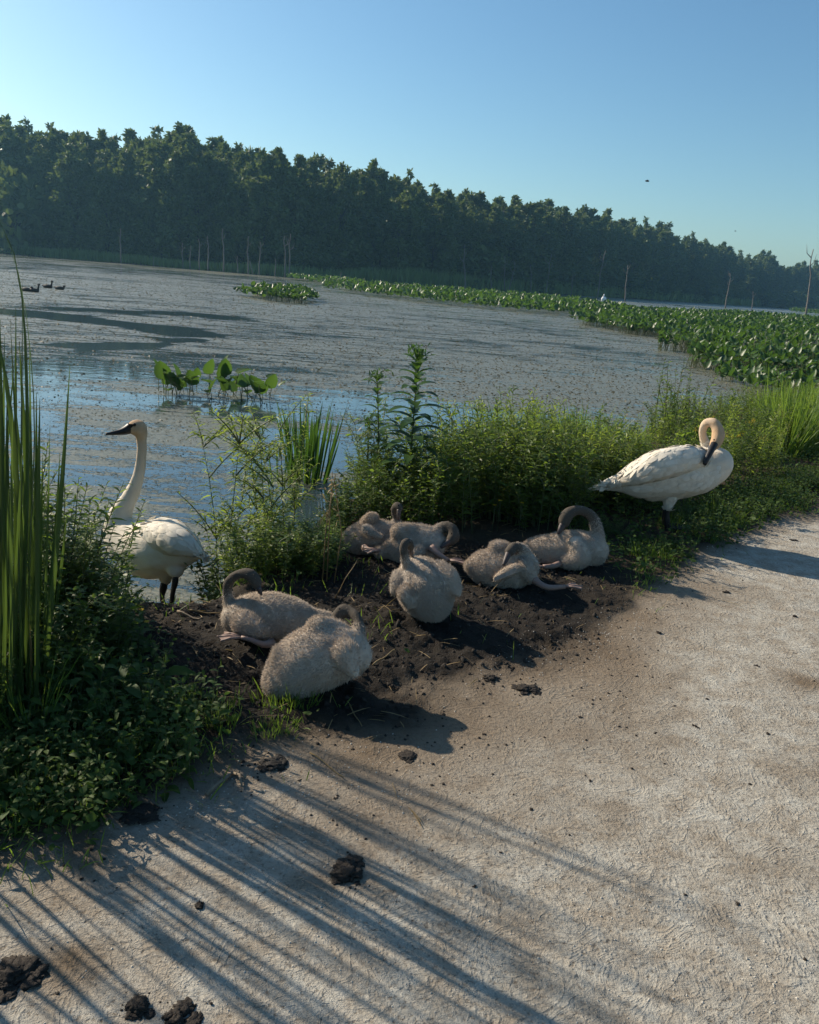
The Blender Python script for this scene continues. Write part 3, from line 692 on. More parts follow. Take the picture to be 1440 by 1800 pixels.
# ------------------------------------------------------------------ swans and cygnets
def ppt(px, py, Y): return at(px, py, Y)
def solve_ground(chain, zg, k=0.93):
    """depth at which the lowest sphere of the chain rests on height zg"""
    lo, hi = 1.5, 9.0
    for _ in range(40):
        mid = (lo + hi) / 2
        zs = []
        for (px, py, dy, r, *_r) in chain:
            p = at(px, py, mid + dy); zs.append(p[2] - k * r * (p - CAM) @ _f / F)
        if min(zs) > zg: lo = mid
        else: hi = mid
    return (lo + hi) / 2
def body_mesh(name, chains, Y0, mat, origin, voxel=0.011, smooth_it=5, squash=None):
    """one continuous skin over chains of spheres [(px, py, dy, r_px, tint)]"""
    g = Geo(); cen, tin, flo = [], [], []
    for ch in chains:
        A = []
        for (px, py, dy, r, tint) in ch:
            p = at(px, py, Y0 + dy); A.append([*p, r * ((p - CAM) @ _f) / F, tint])
        A = np.array(A)
        if len(A) > 1:
            B = catmull(A, max(0.012, A[:, 3].min() * 0.5)); B[:, 3] = np.maximum(B[:, 3], 0.006); B[:, 4] = np.clip(B[:, 4], 0, 1)
            fl = -norm(np.gradient(B[:, :3], axis=0))
        else:
            B = A; fl = np.array([[0, 0, -1.0]])
        for b in B: g.add(SPH2_V * b[3] + b[:3], None, SPH2_F)
        cen.append(B[:, :4]); tin.append(B[:, 4]); flo.append(fl)
    cen = np.concatenate(cen); tin = np.concatenate(tin); flo = np.concatenate(flo)
    tmp = g.obj('tmp_body', mat)
    md = tmp.modifiers.new('r', 'REMESH'); md.mode = 'VOXEL'; md.voxel_size = voxel
    ms = tmp.modifiers.new('s', 'SMOOTH'); ms.iterations = smooth_it; ms.factor = 0.5
    dg = bpy.context.evaluated_depsgraph_get()
    me = bpy.data.meshes.new_from_object(tmp.evaluated_get(dg)); old = tmp.data
    bpy.data.objects.remove(tmp); bpy.data.meshes.remove(old)
    me.name = name
    n = len(me.vertices); v = np.zeros(n * 3, np.float32); me.vertices.foreach_get('co', v); v = v.reshape(-1, 3).astype(float)
    d = np.linalg.norm(v[:, None] - cen[None, :, :3], axis=2) - cen[None, :, 3]
    wgt = np.exp(-np.clip(d - d.min(1, keepdims=True), 0, None) / 0.012); wgt /= wgt.sum(1, keepdims=True)
    tv = wgt @ tin; fv = norm(wgt @ flo)
    nr = np.zeros(n * 3, np.float32); me.vertices.foreach_get('normal', nr); nr = nr.reshape(-1, 3).astype(float)
    # soft lumps of plumage
    v2 = v + nr * (0.010 * (fbm(v[:, 0] * 16 + v[:, 2] * 9, v[:, 1] * 16 - v[:, 2] * 11, 71, 3) - 0.5) * np.clip(d.min(1) * 0 + 1, 0, 1))[:, None]
    vl = v2 - np.asarray(origin)
    me.vertices.foreach_set('co', vl.astype(np.float32).ravel())
    al = me.attributes.new('tint', 'FLOAT', 'POINT'); al.data.foreach_set('value', tv.astype(np.float32))
    for p in me.polygons: p.use_smooth = True
    me.materials.clear(); me.materials.append(mat); me.update()
    return me, v2, nr, tv, fv
def tri_sample(me, n, vsel=None):
    me.calc_loop_triangles(); t = np.zeros(len(me.loop_triangles) * 3, np.int32); me.loop_triangles.foreach_get('vertices', t); t = t.reshape(-1, 3)
    v = np.zeros(len(me.vertices) * 3, np.float32); me.vertices.foreach_get('co', v); v = v.reshape(-1, 3)
    ar = np.linalg.norm(np.cross(v[t[:, 1]] - v[t[:, 0]], v[t[:, 2]] - v[t[:, 0]]), axis=1)
    if vsel is not None: ar = ar * vsel[t].mean(1)
    k = rng.choice(len(t), n, p=ar / ar.sum()); a, b = rng.random((2, n)); f = a + b > 1; a[f], b[f] = 1 - a[f], 1 - b[f]
    w = np.stack([1 - a - b, a, b], 1)
    return t[k], w, (v[t[k]] * w[..., None]).sum(1)
def down(root, me, nr, fv, tv, n, L=(0.012, 0.024), origin=None):
    """short tufts of down standing off the skin"""
    tt, w, p = tri_sample(me, n, np.clip(1.15 - 1.3 * tv, 0.05, 1))
    nn = norm((nr[tt] * w[..., None]).sum(1)); ff = norm((fv[tt] * w[..., None]).sum(1)); tq = (tv[tt] * w).sum(1)
    d = norm(nn * 0.55 + ff * 0.75 + rng.normal(0, 0.28, (n, 3)))
    ln = rng.uniform(*L, n) * np.where(tq > 0.6, 0.45, 1.0); sd = norm(np.cross(d, nn + rng.normal(0, 0.3, (n, 3)))) * (ln * 0.11)[:, None]
    b = p - nn * 0.002
    v = np.stack([b - sd, b + sd, b + d * ln[:, None]], 1).reshape(-1, 3)
    g = Geo(); g.add(v, None, np.arange(3 * n).reshape(-1, 3), np.repeat(np.clip(rng.random(n) * 0.7 + 0.3 - tq * 0.9, 0, 1), 3))
    return tag(g.obj('down', M['fuzz'], root, smoothed=False), kind='stuff')
def feathers(root, me, nr, fv, sel, n, L, Wd, mat, lift=0.10, name='feathers'):
    tt, w, p = tri_sample(me, n, sel)
    nn = norm((nr[tt] * w[..., None]).sum(1)); ff = (fv[tt] * w[..., None]).sum(1)
    ff = norm(ff - nn * (ff * nn).sum(1, keepdims=True))
    # thin out to an even overlap
    keep = []; cell = {}
    for i in range(n):
        key = tuple((p[i] / (L * 0.33)).astype(int))
        if key in cell: continue
        cell[key] = 1; keep.append(i)
    p, nn, ff = p[keep], nn[keep], ff[keep]; n = len(p)
    d = norm(ff + nn * lift + rng.normal(0, 0.10, (n, 3)))
    g = Geo(); leaves(g, p + nn * 0.0025, d, L * rng.uniform(0.75, 1.2, n), Wd * rng.uniform(0.8, 1.15, n), 4, 0.0, nn, 'feather', rng.random(n), fold=-0.08, curl=0.02, bend=L / 0.26)
    return tag(g.obj(name, mat, root), kind='stuff')
def pxr(Y, r): return r * Y / F
def limb(root, name, pts, Y0, mat, n=8, origin=None):
    A = np.array([[*at(a, b, Y0 + dy), r * (at(a, b, Y0 + dy) - CAM) @ _f / F] for a, b, dy, r in pts]); B = catmull(A, 0.02)
    g = Geo(); tube(g, B[:, :3] - np.asarray(origin), np.maximum(B[:, 3], 0.002), n); return g.obj(name, mat, root), A[-1, :3]
def webbed_foot(root, pos, az, size, mat, origin, pitch=0.0):
    """three toes with webs between them"""
    g = Geo(); p = np.asarray(pos) - np.asarray(origin); tips = []
    for k, (a, s) in enumerate(((-0.5, 0.88), (0, 1.0), (0.5, 0.88))):
        d = np.array([math.cos(az + a) * math.cos(pitch), math.sin(az + a) * math.cos(pitch), math.sin(pitch)])
        mid = p + d * size * s * 0.5 + [0, 0, 0.006]; tip = p + d * size * s
        tube(g, np.array([p, mid, tip]), [0.010 * size / 0.15, 0.008 * size / 0.15, 0.004], 6); tips.append((mid, tip))
    v = [p + [0, 0, 0.002]]; 
    for mid, tip in tips: v += [mid, p + (tip - p) * 0.94]
    g.add(np.array(v), None, [(0, 1, 3), (1, 2, 4), (1, 4, 3), (0, 3, 5), (3, 4, 6), (3, 6, 5)])
    return g.obj('foot', mat, root)
def bill(root, pts, Y0, mat, origin, flat=0.62, side=None):
    A = np.array([[*at(a, b, Y0 + dy), r * (at(a, b, Y0 + dy) - CAM) @ _f / F] for a, b, dy, r in pts]); B = catmull(A, 0.008)
    g = Geo(); tube(g, B[:, :3] - np.asarray(origin), np.maximum(B[:, 3], 0.003), 10)
    return g.obj('bill', mat, root)
def eye(root, px, py, Y, r, origin):
    g = Geo(); blob(g, at(px, py, Y) - np.asarray(origin), r); return g.obj('eye', M['eye'], root)

# -- swan preening on the bank
Y0 = 5.52; og = np.array([1.79, 5.5, h1(1.79, 5.5)])
sw = empty('swan', og, 'white swan standing on one dark leg line, preening with its neck looped back', 'swan')
sw['label'] = 'white swan standing on the grassy verge, neck looped back and black bill preening its breast'
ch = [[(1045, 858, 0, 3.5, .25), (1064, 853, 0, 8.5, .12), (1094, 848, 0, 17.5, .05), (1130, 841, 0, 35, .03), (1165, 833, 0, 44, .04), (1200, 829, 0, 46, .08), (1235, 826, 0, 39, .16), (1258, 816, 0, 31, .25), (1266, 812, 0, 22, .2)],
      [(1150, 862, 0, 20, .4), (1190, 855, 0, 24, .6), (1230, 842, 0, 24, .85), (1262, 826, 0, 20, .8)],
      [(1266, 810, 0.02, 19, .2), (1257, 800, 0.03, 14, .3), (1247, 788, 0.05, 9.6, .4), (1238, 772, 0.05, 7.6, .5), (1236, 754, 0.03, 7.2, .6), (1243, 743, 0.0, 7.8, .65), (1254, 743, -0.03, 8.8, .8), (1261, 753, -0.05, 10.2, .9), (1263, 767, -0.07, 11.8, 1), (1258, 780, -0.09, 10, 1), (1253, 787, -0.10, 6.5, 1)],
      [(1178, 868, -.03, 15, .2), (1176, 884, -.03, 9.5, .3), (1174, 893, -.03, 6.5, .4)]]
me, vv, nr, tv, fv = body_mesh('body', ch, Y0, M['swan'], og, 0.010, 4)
link('body', me, sw)
isb = (vv[:, 0] < at(1262, 800, Y0)[0]) & (vv[:, 2] < at(1200, 775, Y0)[2]) & (tv < 0.5) & (np.linalg.norm(vv - at(1246, 802, Y0 - .15), axis=1) > .13)
feathers(sw, me, nr, fv, isb.astype(float), 7000, 0.05, 0.034, M['plume'], 0.0)
wch = [[(1232, 805, -.10, 16, .05), (1205, 806, -.14, 24, .02), (1170, 815, -.15, 27, .02), (1135, 830, -.13, 20, .03), (1100, 844, -.08, 11, .05), (1072, 853, -.04, 5, .15)]]
mw, v2, nw, tw, fw = body_mesh('wing', [[c for c in reversed(wch[0])]], Y0, M['swan'], og, 0.010, 3)
wg = link('wing', mw, sw)
feathers(wg, mw, nw, fw, np.ones(len(v2)), 4500, 0.075, 0.036, M['plume'], 0.0)
g = Geo(); t0 = at(1118, 838, Y0 - .06)
qb = np.array([at(1112 + rng.uniform(-14, 14), 838 + rng.uniform(-4, 12), Y0 + rng.uniform(-.10, .08)) for _ in range(16)])
qt = np.array([at(1040 + rng.uniform(0, 26), 858 + rng.uniform(-5, 3), Y0 + rng.uniform(-.06, .06)) for _ in range(16)])
leaves(g, qb - og, qt - qb, np.linalg.norm(qt - qb, axis=1), 0.035, 5, 0.0, [0, -0.5, 1], 'feather', rng.random(16), fold=-0.25)
tag(g.obj('tail_feathers', M['plume'], sw), kind='stuff')
bl = bill(sw, [(1256, 781, -.11, 6.5), (1251, 790, -.15, 6.2), (1246, 800, -.185, 5.4), (1241, 810, -.21, 5.0), (1238.5, 817, -.22, 3.2)], Y0, M['black'], og)
eye(sw, 1255.5, 773, Y0 - .125, 0.0055, og)
for dx, dy, fx in ((0, -.03, 0.5), (-3, .10, -0.9)):
    lg, ft = limb(sw, 'leg', [(1174 + dx, 890, dy, 5), (1172 + dx, 905, dy, 5), (1172 + dx, 914, dy, 5.6), (1173 + dx, 925, dy, 4.6), (1173 + dx, 937, dy, 5)], Y0, M['black'], origin=og)
    ft[2] = h1(ft[0], ft[1]) + 0.012
    webbed_foot(lg, ft, fx, 0.16, M['black'], og)

# -- swan standing in the shallows behind the weeds
Y0 = 4.3; og = np.array([*at(296, 1090, Y0)[:2], -0.42])
sw = empty('swan', og, 'white swan standing at the water edge with upright neck, half hidden by leafy weeds', 'swan')
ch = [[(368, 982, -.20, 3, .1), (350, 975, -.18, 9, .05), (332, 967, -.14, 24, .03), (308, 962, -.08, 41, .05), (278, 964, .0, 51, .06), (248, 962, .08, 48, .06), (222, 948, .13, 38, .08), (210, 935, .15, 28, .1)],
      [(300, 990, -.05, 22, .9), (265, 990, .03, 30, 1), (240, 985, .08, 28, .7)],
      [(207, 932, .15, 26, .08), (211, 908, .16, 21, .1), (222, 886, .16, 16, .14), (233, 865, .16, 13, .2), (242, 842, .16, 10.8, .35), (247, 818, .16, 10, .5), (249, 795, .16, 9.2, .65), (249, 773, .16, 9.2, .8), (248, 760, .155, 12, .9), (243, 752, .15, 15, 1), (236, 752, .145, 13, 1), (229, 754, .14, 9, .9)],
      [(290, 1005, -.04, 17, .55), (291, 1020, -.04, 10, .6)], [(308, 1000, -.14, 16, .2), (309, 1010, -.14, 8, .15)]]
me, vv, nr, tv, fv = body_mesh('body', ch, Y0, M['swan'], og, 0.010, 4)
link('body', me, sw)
isb = (vv[:, 2] < at(250, 915, Y0)[2]) & (tv < 0.5)
for nm, cw in (('wing', [(358, 978, -.26, 4, .1), (340, 966, -.25, 13, .05), (312, 952, -.20, 26, .03), (285, 945, -.10, 28, .03), (262, 940, -.02, 20, .03)]),
               ('wing', [(352, 968, -.05, 4, .1), (335, 950, -.02, 12, .05), (310, 935, .05, 20, .03), (285, 930, .12, 20, .03), (262, 930, .16, 14, .03)])):
    mw, v2, nw, tw, fw = body_mesh(nm, [cw], Y0, M['swan'], og, 0.010, 3)
    wg = link(nm, mw, sw); feathers(wg, mw, nw, fw, np.ones(len(v2)), 5000, 0.075, 0.034, M['plume'], 0.0)
bill(sw, [(230, 752, .135, 10), (222, 756, .12, 8), (210, 759.5, .10, 5.2), (197, 761.5, .08, 3.4), (186, 763, .065, 2.2)], Y0, M['black'], og)
g = Geo(); g.add(np.array([at(a, b, Y0 + .075) for a, b in ((228, 745), (237, 746), (231, 752), (222, 752))]) - og, [(0, 1, 2, 3)]); g.obj('lore', M['black'], sw)
eye(sw, 236.5, 746.5, Y0 + .10, 0.009, og)
for pts in ([(290, 1018, -.04, 6), (287, 1034, -.05, 7), (285, 1048, -.03, 4.5), (287, 1066, -.01, 4.5), (288, 1088, 0, 5)], [(309, 1005, -.14, 5.5), (308, 1022, -.16, 6), (304, 1040, -.14, 4.5), (302, 1060, -.12, 4.5), (302, 1088, -.1, 5)]):
    lg, ft = limb(sw, 'leg', pts, Y0, M['black'], origin=og)
    webbed_foot(lg, ft, 3.5, 0.16, M['black'], og)

# -- seven cygnets resting on the mud
CYG = [
 dict(label='cygnet furthest back, beside the weeds, dark head held up behind its body',
      body=[(612, 952, 0, 10, .1), (625, 950, 0, 24, .1), (645, 946, 0, 31, .05), (668, 944, 0, 32, .05), (686, 940, .02, 24, .1)],
      lumps=[[(654, 912, -.02, 12, 0), (647, 918, 0, 13, .1)], [(650, 934, -.13, 9, .2), (644, 929, -.14, 8, .2), (655, 938, -.15, 8, .25), (670, 944, -.15, 6.5, .3)]],
      neck=[(688, 935, .04, 14, .3), (697, 918, .05, 8, .6), (696, 905, .05, 7, .75), (694, 895, .04, 7.5, .85), (698, 889, .02, 8, .95), (703, 893, 0, 7, .95)], bill=[(702, 896, -.01, 4.5), (701, 906, -.02, 3.6), (700, 914, -.02, 2)],
      legs=[[(640, 962, -.14, 6), (652, 968, -.2, 4), (668, 968, -.22, 3.5)]], foot=3.4, eye=(700, 888, -.03)),
 dict(label='cygnet lying before the furthest one, neck arched out to its side with bill tucked back',
      body=[(690, 965, 0, 22, .05), (710, 962, 0, 34, .05), (735, 957, 0, 38, .05), (755, 956, 0, 30, .08)],
      lumps=[[(671, 969, -.02, 13.5, 0), (680, 967, 0, 14, 0)], [(702, 934, -.05, 15, 0), (716, 932, -.03, 15, 0), (730, 934, 0, 14, .05)], [(735, 968, -.14, 12, .15), (728, 976, -.16, 8, .2)]],
      neck=[(760, 950, .02, 14, .2), (766, 936, .03, 10, .45), (774, 928, .03, 9.5, .6), (786, 925, .02, 9.5, .7), (796, 931, 0, 10, .8), (798, 943, -.02, 11.5, .85), (792, 951, -.04, 9, .85)], bill=[(790, 952, -.05, 6), (782, 958, -.07, 4.5), (775, 963, -.08, 2.5)],
      legs=[[(758, 963, -.12, 8), (772, 975, -.16, 5), (788, 985, -.18, 4.2)]], foot=0.05, eye=(794, 938, -.10)),
 dict(label='cygnet seen from behind in the middle of the group, slim neck raised and folded',
      body=[(768, 1072, -.06, 18, .1), (758, 1055, -.03, 38, .05), (748, 1036, 0, 51, .03), (738, 1018, .05, 42, .05), (728, 1006, .08, 28, .1)],
      lumps=[[(702, 1014, .0, 13, .3), (697, 1026, -.04, 12, .3), (693, 1040, -.06, 8, .25)], [(772, 1000, .02, 16, .05), (788, 1013, -.02, 17, .05), (800, 1034, -.06, 13, .1), (806, 1046, -.08, 6, .1)], [(714, 1044, -.10, 16, .05), (722, 1062, -.12, 10, .1)]],
      neck=[(724, 1000, .04, 14, .2), (716, 992, .0, 9.5, .4), (711, 978, -.02, 8, .6), (709, 966, -.02, 7.8, .75), (712, 955, -.01, 8.2, .85), (719, 954, .02, 8, .9), (722, 963, .04, 7, .9)], bill=[(722, 966, .05, 4), (724, 974, .06, 3.4), (726, 980, .07, 2)],
      legs=[], foot=0, eye=(721, 953, -.02)),
 dict(label='cygnet lying on its side with one pinkish leg stretched out toward the path, preening',
      body=[(838, 995, 0, 18, .05), (852, 997, 0, 30, .05), (873, 1000, 0, 39, .03), (897, 1001, 0, 40, .05), (917, 997, .02, 32, .1)],
      lumps=[[(829, 995, -.02, 13, 0), (836, 993, 0, 13, 0)], [(872, 962, .0, 12, 0), (884, 964, 0, 14, 0), (892, 972, 0, 16, .05)], [(925, 1000, -.08, 20, .05), (934, 1016, -.10, 11, .1)], [(905, 1000, -.14, 10, .1), (888, 1009, -.16, 10, .1), (873, 1018, -.15, 6, .15)]],
      neck=[(922, 985, .02, 20, .2), (918, 972, .0, 14, .4), (911, 964, -.04, 11, .6), (902, 963, -.08, 11, .75), (896, 970, -.12, 10, .8)], bill=[(894, 973, -.13, 6), (889, 985, -.17, 4.6), (885, 994, -.19, 2.6)],
      legs=[[(936, 1015, -.10, 9), (948, 1026, -.14, 6), (965, 1033, -.16, 5.5), (984, 1032, -.16, 4.5), (994, 1031, -.16, 4)]], foot=0.25, eye=(902, 961, -.16), wing=1),
 dict(label='cygnet lying closest to the preening swan, neck arched high over its back',
      body=[(925, 960, 0, 7, .2), (945, 965, 0, 21, .15), (975, 968, 0, 31, .1), (1008, 967, 0, 36, .1), (1036, 968, 0, 31, .1), (1048, 968, 0, 24, .15)],
      lumps=[[(1000, 985, -.1, 17, .05), (1020, 978, -.12, 20, 0), (1012, 955, -.10, 14, 0)]],
      neck=[(1046, 955, 0, 20, .2), (1050, 938, .02, 13, .4), (1046, 918, .02, 10.5, .55), (1037, 904, .02, 9.5, .65), (1022, 897, .01, 9, .75), (1006, 899, -.01, 10, .85), (995, 908, -.03, 12, .9), (992, 918, -.04, 11, .9)], bill=[(990, 921, -.05, 6.5), (985, 931, -.07, 5), (982, 939, -.08, 3)],
      legs=[[(985, 990, -.12, 6), (972, 995, -.16, 5), (955, 996, -.18, 4)]], foot=3.3, eye=(997, 909, -.12)),
 dict(label='cygnet beside the left weeds, neck looped over with its bill in its back feathers',
      body=[(588, 1083, .06, 4, .2), (570, 1085, .05, 11, .1), (541, 1092, .03, 24, .05), (512, 1090, .0, 38, .03), (473, 1087, 0, 47, .03), (443, 1086, 0, 42, .05), (417, 1084, 0, 30, .15)],
      lumps=[[(430, 1095, -.10, 22, .1), (450, 1105, -.12, 20, .1), (470, 1110, -.10, 16, .1)]],
      neck=[(414, 1076, .0, 20, .2), (403, 1062, .01, 12, .45), (399, 1045, .01, 9.5, .6), (401, 1028, .01, 9.2, .7), (411, 1014, .0, 9.2, .8), (427, 1008, -.01, 9.6, .85), (441, 1011, -.02, 11.5, .9), (449, 1021, -.03, 11.5, .92), (453, 1030, -.04, 8, .9)], bill=[(454, 1032, -.045, 5), (457, 1040, -.05, 4), (460, 1046, -.05, 2)],
      legs=[[(478, 1130, -.14, 9), (462, 1133, -.18, 6), (440, 1124, -.18, 4.5), (424, 1121, -.18, 4)]], foot=3.2, eye=(446, 1010, -.13)),
 dict(label='large front cygnet beside the path, broad pale back turned, dark neck curled behind it',
      body=[(480, 1206, 0, 15, .25), (492, 1197, 0, 31, .12), (517, 1180, 0, 49, .05), (548, 1160, .02, 59, .03), (580, 1150, .04, 56, .03), (606, 1148, .05, 46, .05), (622, 1152, .05, 34, .1)],
      lumps=[[(560, 1104, .05, 22, 0), (580, 1108, .08, 24, 0), (600, 1110, .10, 18, 0)], [(606, 1150, -.05, 26, .03), (618, 1176, -.08, 14, .1), (626, 1186, -.09, 6, 0)], [(492, 1150, -.02, 16, .15), (484, 1172, -.04, 13, .2)]],
      neck=[(622, 1135, .06, 22, .2), (631, 1116, .08, 14, .5), (632, 1098, .11, 10.5, .7), (626, 1083, .14, 9.5, .8), (615, 1075, .17, 9.5, .9), (603, 1074, .18, 12, 1), (593, 1083, .17, 12, 1), (588, 1092, .16, 9, 1)], bill=[(586, 1095, .15, 6), (580, 1101, .14, 5), (575, 1106, .13, 3)],
      legs=[], foot=0, eye=(597, 1070, .05)),
]
for i, c in enumerate(CYG):
    bx, by = c['body'][2][:2]
    Yb = 4.0
    for _ in range(4):
        p = at(bx, by, Yb); zg = h1(p[0], p[1]); Yb = solve_ground(c['body'], zg - 0.015)
    p = at(bx, by, Yb); og = np.array([p[0], p[1], zg])
    root = empty('cygnet', og, c['label'], 'cygnet', 'grey cygnets resting on the mud')
    me, vv, nr, tv, fv = body_mesh('body', [c['body']] + c['lumps'] + [c['neck']], Yb, M['cygnet'], og, 0.0085, 7)
    link('body', me, root)
    down(root, me, nr, fv, tv, 32000, (0.009, 0.020))
    bill(root, c['bill'], Yb, M['greybill'], og)
    ex, ey, ed = c['eye']; eye(root, ex, ey, Yb + c['neck'][-2][2] - 0.03, 0.004, og)
    for lp in c['legs']:
        lg, ft = limb(root, 'leg', lp, Yb, M['pink'], origin=og)
        ft[2] = max(ft[2], h1(ft[0], ft[1]) + 0.012); webbed_foot(lg, ft, c['foot'], 0.10, M['pink'], og)
    if 'wing' in c:
        g = Geo(); a = np.array([at(905 - 30 * t, 998 + 16 * t, Yb - .19) for t in np.linspace(0, 1, 9)])
        b = np.array([at(866 + 36 * t, 1024 - 10 * t, Yb - .20) for t in np.linspace(1, 0, 9)])
        leaves(g, a - og, b - a, np.linalg.norm(b - a, axis=1) * 0.7, 0.018, 3, 0, [0, -1, 0.6], 'feather', rng.random(9)); tag(g.obj('quills', M['wingquill'], root), kind='stuff')

# -- birds far off
p = at(1062, 524, 95); root = empty('egret', (p[0], p[1], WATER), 'white egret standing behind the long leaf band', 'egret')
g = Geo(); blob(g, (0, 0, 0.85), (0.30, 0.2, 0.32)); g.obj('body', M['egret'], root)
g = Geo(); tube(g, np.array([(0, 0, 0.95), (-.12, 0, 1.15), (-.02, 0, 1.3), (-.05, 0, 1.42)]), [.12, .07, .06, .07], 8); g.obj('neck', M['egret'], root)
for s in (-1, 1):
    g = Geo(); tube(g, np.array([(0.03, .06 * s, .6), (0.0, .06 * s, -.2)]), .018, 5); g.obj('leg', M['black'], root)
for (dxp, dyp, lab, up) in ((84, 506, 'dark duck with raised head on the far left water', 1), (105, 509, 'dark duck resting low beside the duck with raised head', 0), (47, 512, 'dark duck nearest the tall cattail leaf tip', 0), (60, 513, 'dark duck swimming just behind the cattail leaf tip', 1)):
    p = gp(dxp, dyp, WATER); root = empty('duck', p, lab, 'duck', 'ducks on the far water')
    g = Geo(); root.scale = (.6, .6, .6); blob(g, (0, 0, 0.10), (0.36, 0.2, 0.17)); blob(g, (-0.34, 0, 0.17), (0.14, 0.08, 0.05)); g.obj('body', M['duck'], root)
    g = Geo(); hd = 0.52 if up else 0.28
    tube(g, np.array([(0.26, 0, 0.12), (0.33, 0, hd * .7), (0.33, 0, hd)]), [.09, .06, .06], 7); blob(g, (0.36, 0, hd), (0.11, 0.07, 0.07)); g.obj('head', M['duck'], root)
for (fx, fy, D, lab) in ((1138, 318, 70, 'small dark bird flying in the clear sky above the trees'), (1293, 406, 160, 'tiny distant bird low over the right end of the wood')):
    p = at(fx, fy, D); root = empty('flying_bird', p, lab, 'bird')
    g = Geo(); blob(g, (0, 0, 0), (0.17, 0.07, 0.07)); g.obj('body', M['duck'], root)
    for s in (-1, 1):
        g = Geo(); g.add(np.array([(.06, 0, .03), (-.06, 0, .03), (-.07, .2 * s, .07), (-.1, .34 * s, .02), (0, .2 * s, .08)]), None, [(0, 1, 4), (1, 2, 4), (2, 3, 4)]); g.obj('wing', M['duck'], root)

# ------------------------------------------------------------------ plants on the bank
def stem_plant(seed, n_st, h, leafL, leafW, per, spread, el=(0.3, 0.9), prof='lance', droop=0.3, mat='weed', t0=0.15, top=None, branch=0, rstem=0.004):
    r = np.random.default_rng(seed); sg, lg, heads = Geo(), Geo(), []
    B, Dv, Ls, Ws, R = [], [], [], [], []
    def one(p0, dirv, hh, k, bend):
        ts = np.linspace(0, 1, 6)
        pts = p0 + dirv * (ts * hh)[:, None] + np.outer(ts ** 2, bend * hh)
        tube(sg, pts, rstem * (1 - 0.7 * ts), 4, r.random(), cap=False)
        tt = t0 + (1 - t0) * (np.arange(k) + r.random(k) * 0.6) / k
        q = np.array([np.interp(tt, ts, pts[:, j]) for j in range(3)]).T
        an = np.arange(k) * 2.4 + r.random() * 6.28
        e = r.uniform(el[0], el[1], k) + 0.5 * np.clip(tt - 0.75, 0, 1) / 0.25 * 0.6
        B.append(q); Dv.append(np.stack([np.cos(an) * np.cos(e), np.sin(an) * np.cos(e), np.sin(e)], -1))
        sc = np.clip(1.25 - 0.65 * tt, 0.3, 1) * r.uniform(0.75, 1.2, k)
        Ls.append(leafL * sc); Ws.append(leafW * sc); R.append(np.clip(0.25 + 0.55 * tt + r.normal(0, 0.18, k), 0, 1))
        return pts
    for s in range(n_st):
        a = r.random() * 6.28; rad = spread * math.sqrt(r.random())
        p0 = np.array([math.cos(a) * rad, math.sin(a) * rad, -0.04])
        out = np.array([math.cos(a), math.sin(a), 0]) * r.uniform(0.02, 0.22) + r.normal(0, 0.05, 3) * [1, 1, 0]
        hh = h * r.uniform(0.6, 1.05)
        pts = one(p0, norm(np.array([0, 0, 1.0]) + out * 0.6), hh, int(per * hh / h), out * 0.7)
        for b in range(branch):
            kx = r.integers(2, 6); aa = r.random() * 6.28
            one(pts[kx], norm(np.array([math.cos(aa) * 0.7, math.sin(aa) * 0.7, 0.9])), h * r.uniform(0.15, 0.32), max(6, per // 4), np.array([math.cos(aa), math.sin(aa), -0.3]) * 0.25)
        if top: heads.append(Geo()); top(heads[-1], pts[-1], r)
    leaves(lg, np.concatenate(B), np.concatenate(Dv), np.concatenate(Ls), np.concatenate(Ws), 3, droop, None, prof, np.concatenate(R), fold=0.25)
    out = [('stems', sg.mesh('stems', M['stem'])), ('foliage', lg.mesh('foliage', M[mat], False))]
    for tg in heads: out.append(('flower_head', tg.mesh('flower_head', top.mat, False)))
    return out
def plume(gm, p, r):
    n = 22; d = norm(r.normal(0, 1, (n, 3)) * [1, 1, 0.4] + [0, 0, 0.5])
    leaves(gm, p + r.normal(0, 0.02, (n, 3)) - [0, 0, 0.03], d, r.uniform(0.02, 0.05, n), 0.010, 1, 0, None, 'oval', r.random(n))
plume.mat = M['yellow']
def seedhead(gm, p, r):
    n = 26; z = np.linspace(-0.10, 0.03, n); d = norm(np.c_[r.normal(0, 1, (n, 2)), np.full(n, 0.5)])
    leaves(gm, p + np.c_[r.normal(0, 0.004, (n, 2)), z], d, 0.022, 0.014, 1, 0, None, 'oval', r.random(n))
seedhead.mat = M['brownseed']

GOLD = [stem_plant(400 + k, 11, 0.85, 0.095, 0.018, 60, 0.15, (0.15, 0.8), 'lance', 0.35, 'weed') for k in range(5)]
BUSH = [stem_plant(420 + k, 13, 0.60, 0.062, 0.024, 34, 0.17, (0.0, 0.7), 'lance', 0.3, 'weed', branch=2) for k in range(5)]
LITE = [stem_plant(440 + k, 10, 0.80, 0.085, 0.015, 58, 0.16, (0.2, 0.9), 'lance', 0.3, 'weed_light') for k in range(4)]
GFLW = [stem_plant(450 + k, 3, 0.95, 0.08, 0.012, 46, 0.08, (0.2, 0.9), 'lance', 0.3, 'weed_light', top=plume) for k in range(2)]
SEED = [stem_plant(460 + k, 5, 0.90, 0.07, 0.012, 22, 0.12, (0.2, 0.9), 'lance', 0.4, 'weed', top=seedhead) for k in range(3)]
FEATH = [stem_plant(470 + k, 3, 0.95, 0.09, 0.011, 90, 0.05, (0.1, 0.9), 'lance', 0.55, 'weed_light', 0.22, branch=7, rstem=0.005) for k in range(3)]
LOW = [stem_plant(480 + k, 20, 0.19, 0.045, 0.019, 11, 0.15, (0.0, 0.9), 'oval', 0.4, 'cover', 0.1, rstem=0.002) for k in range(5)]
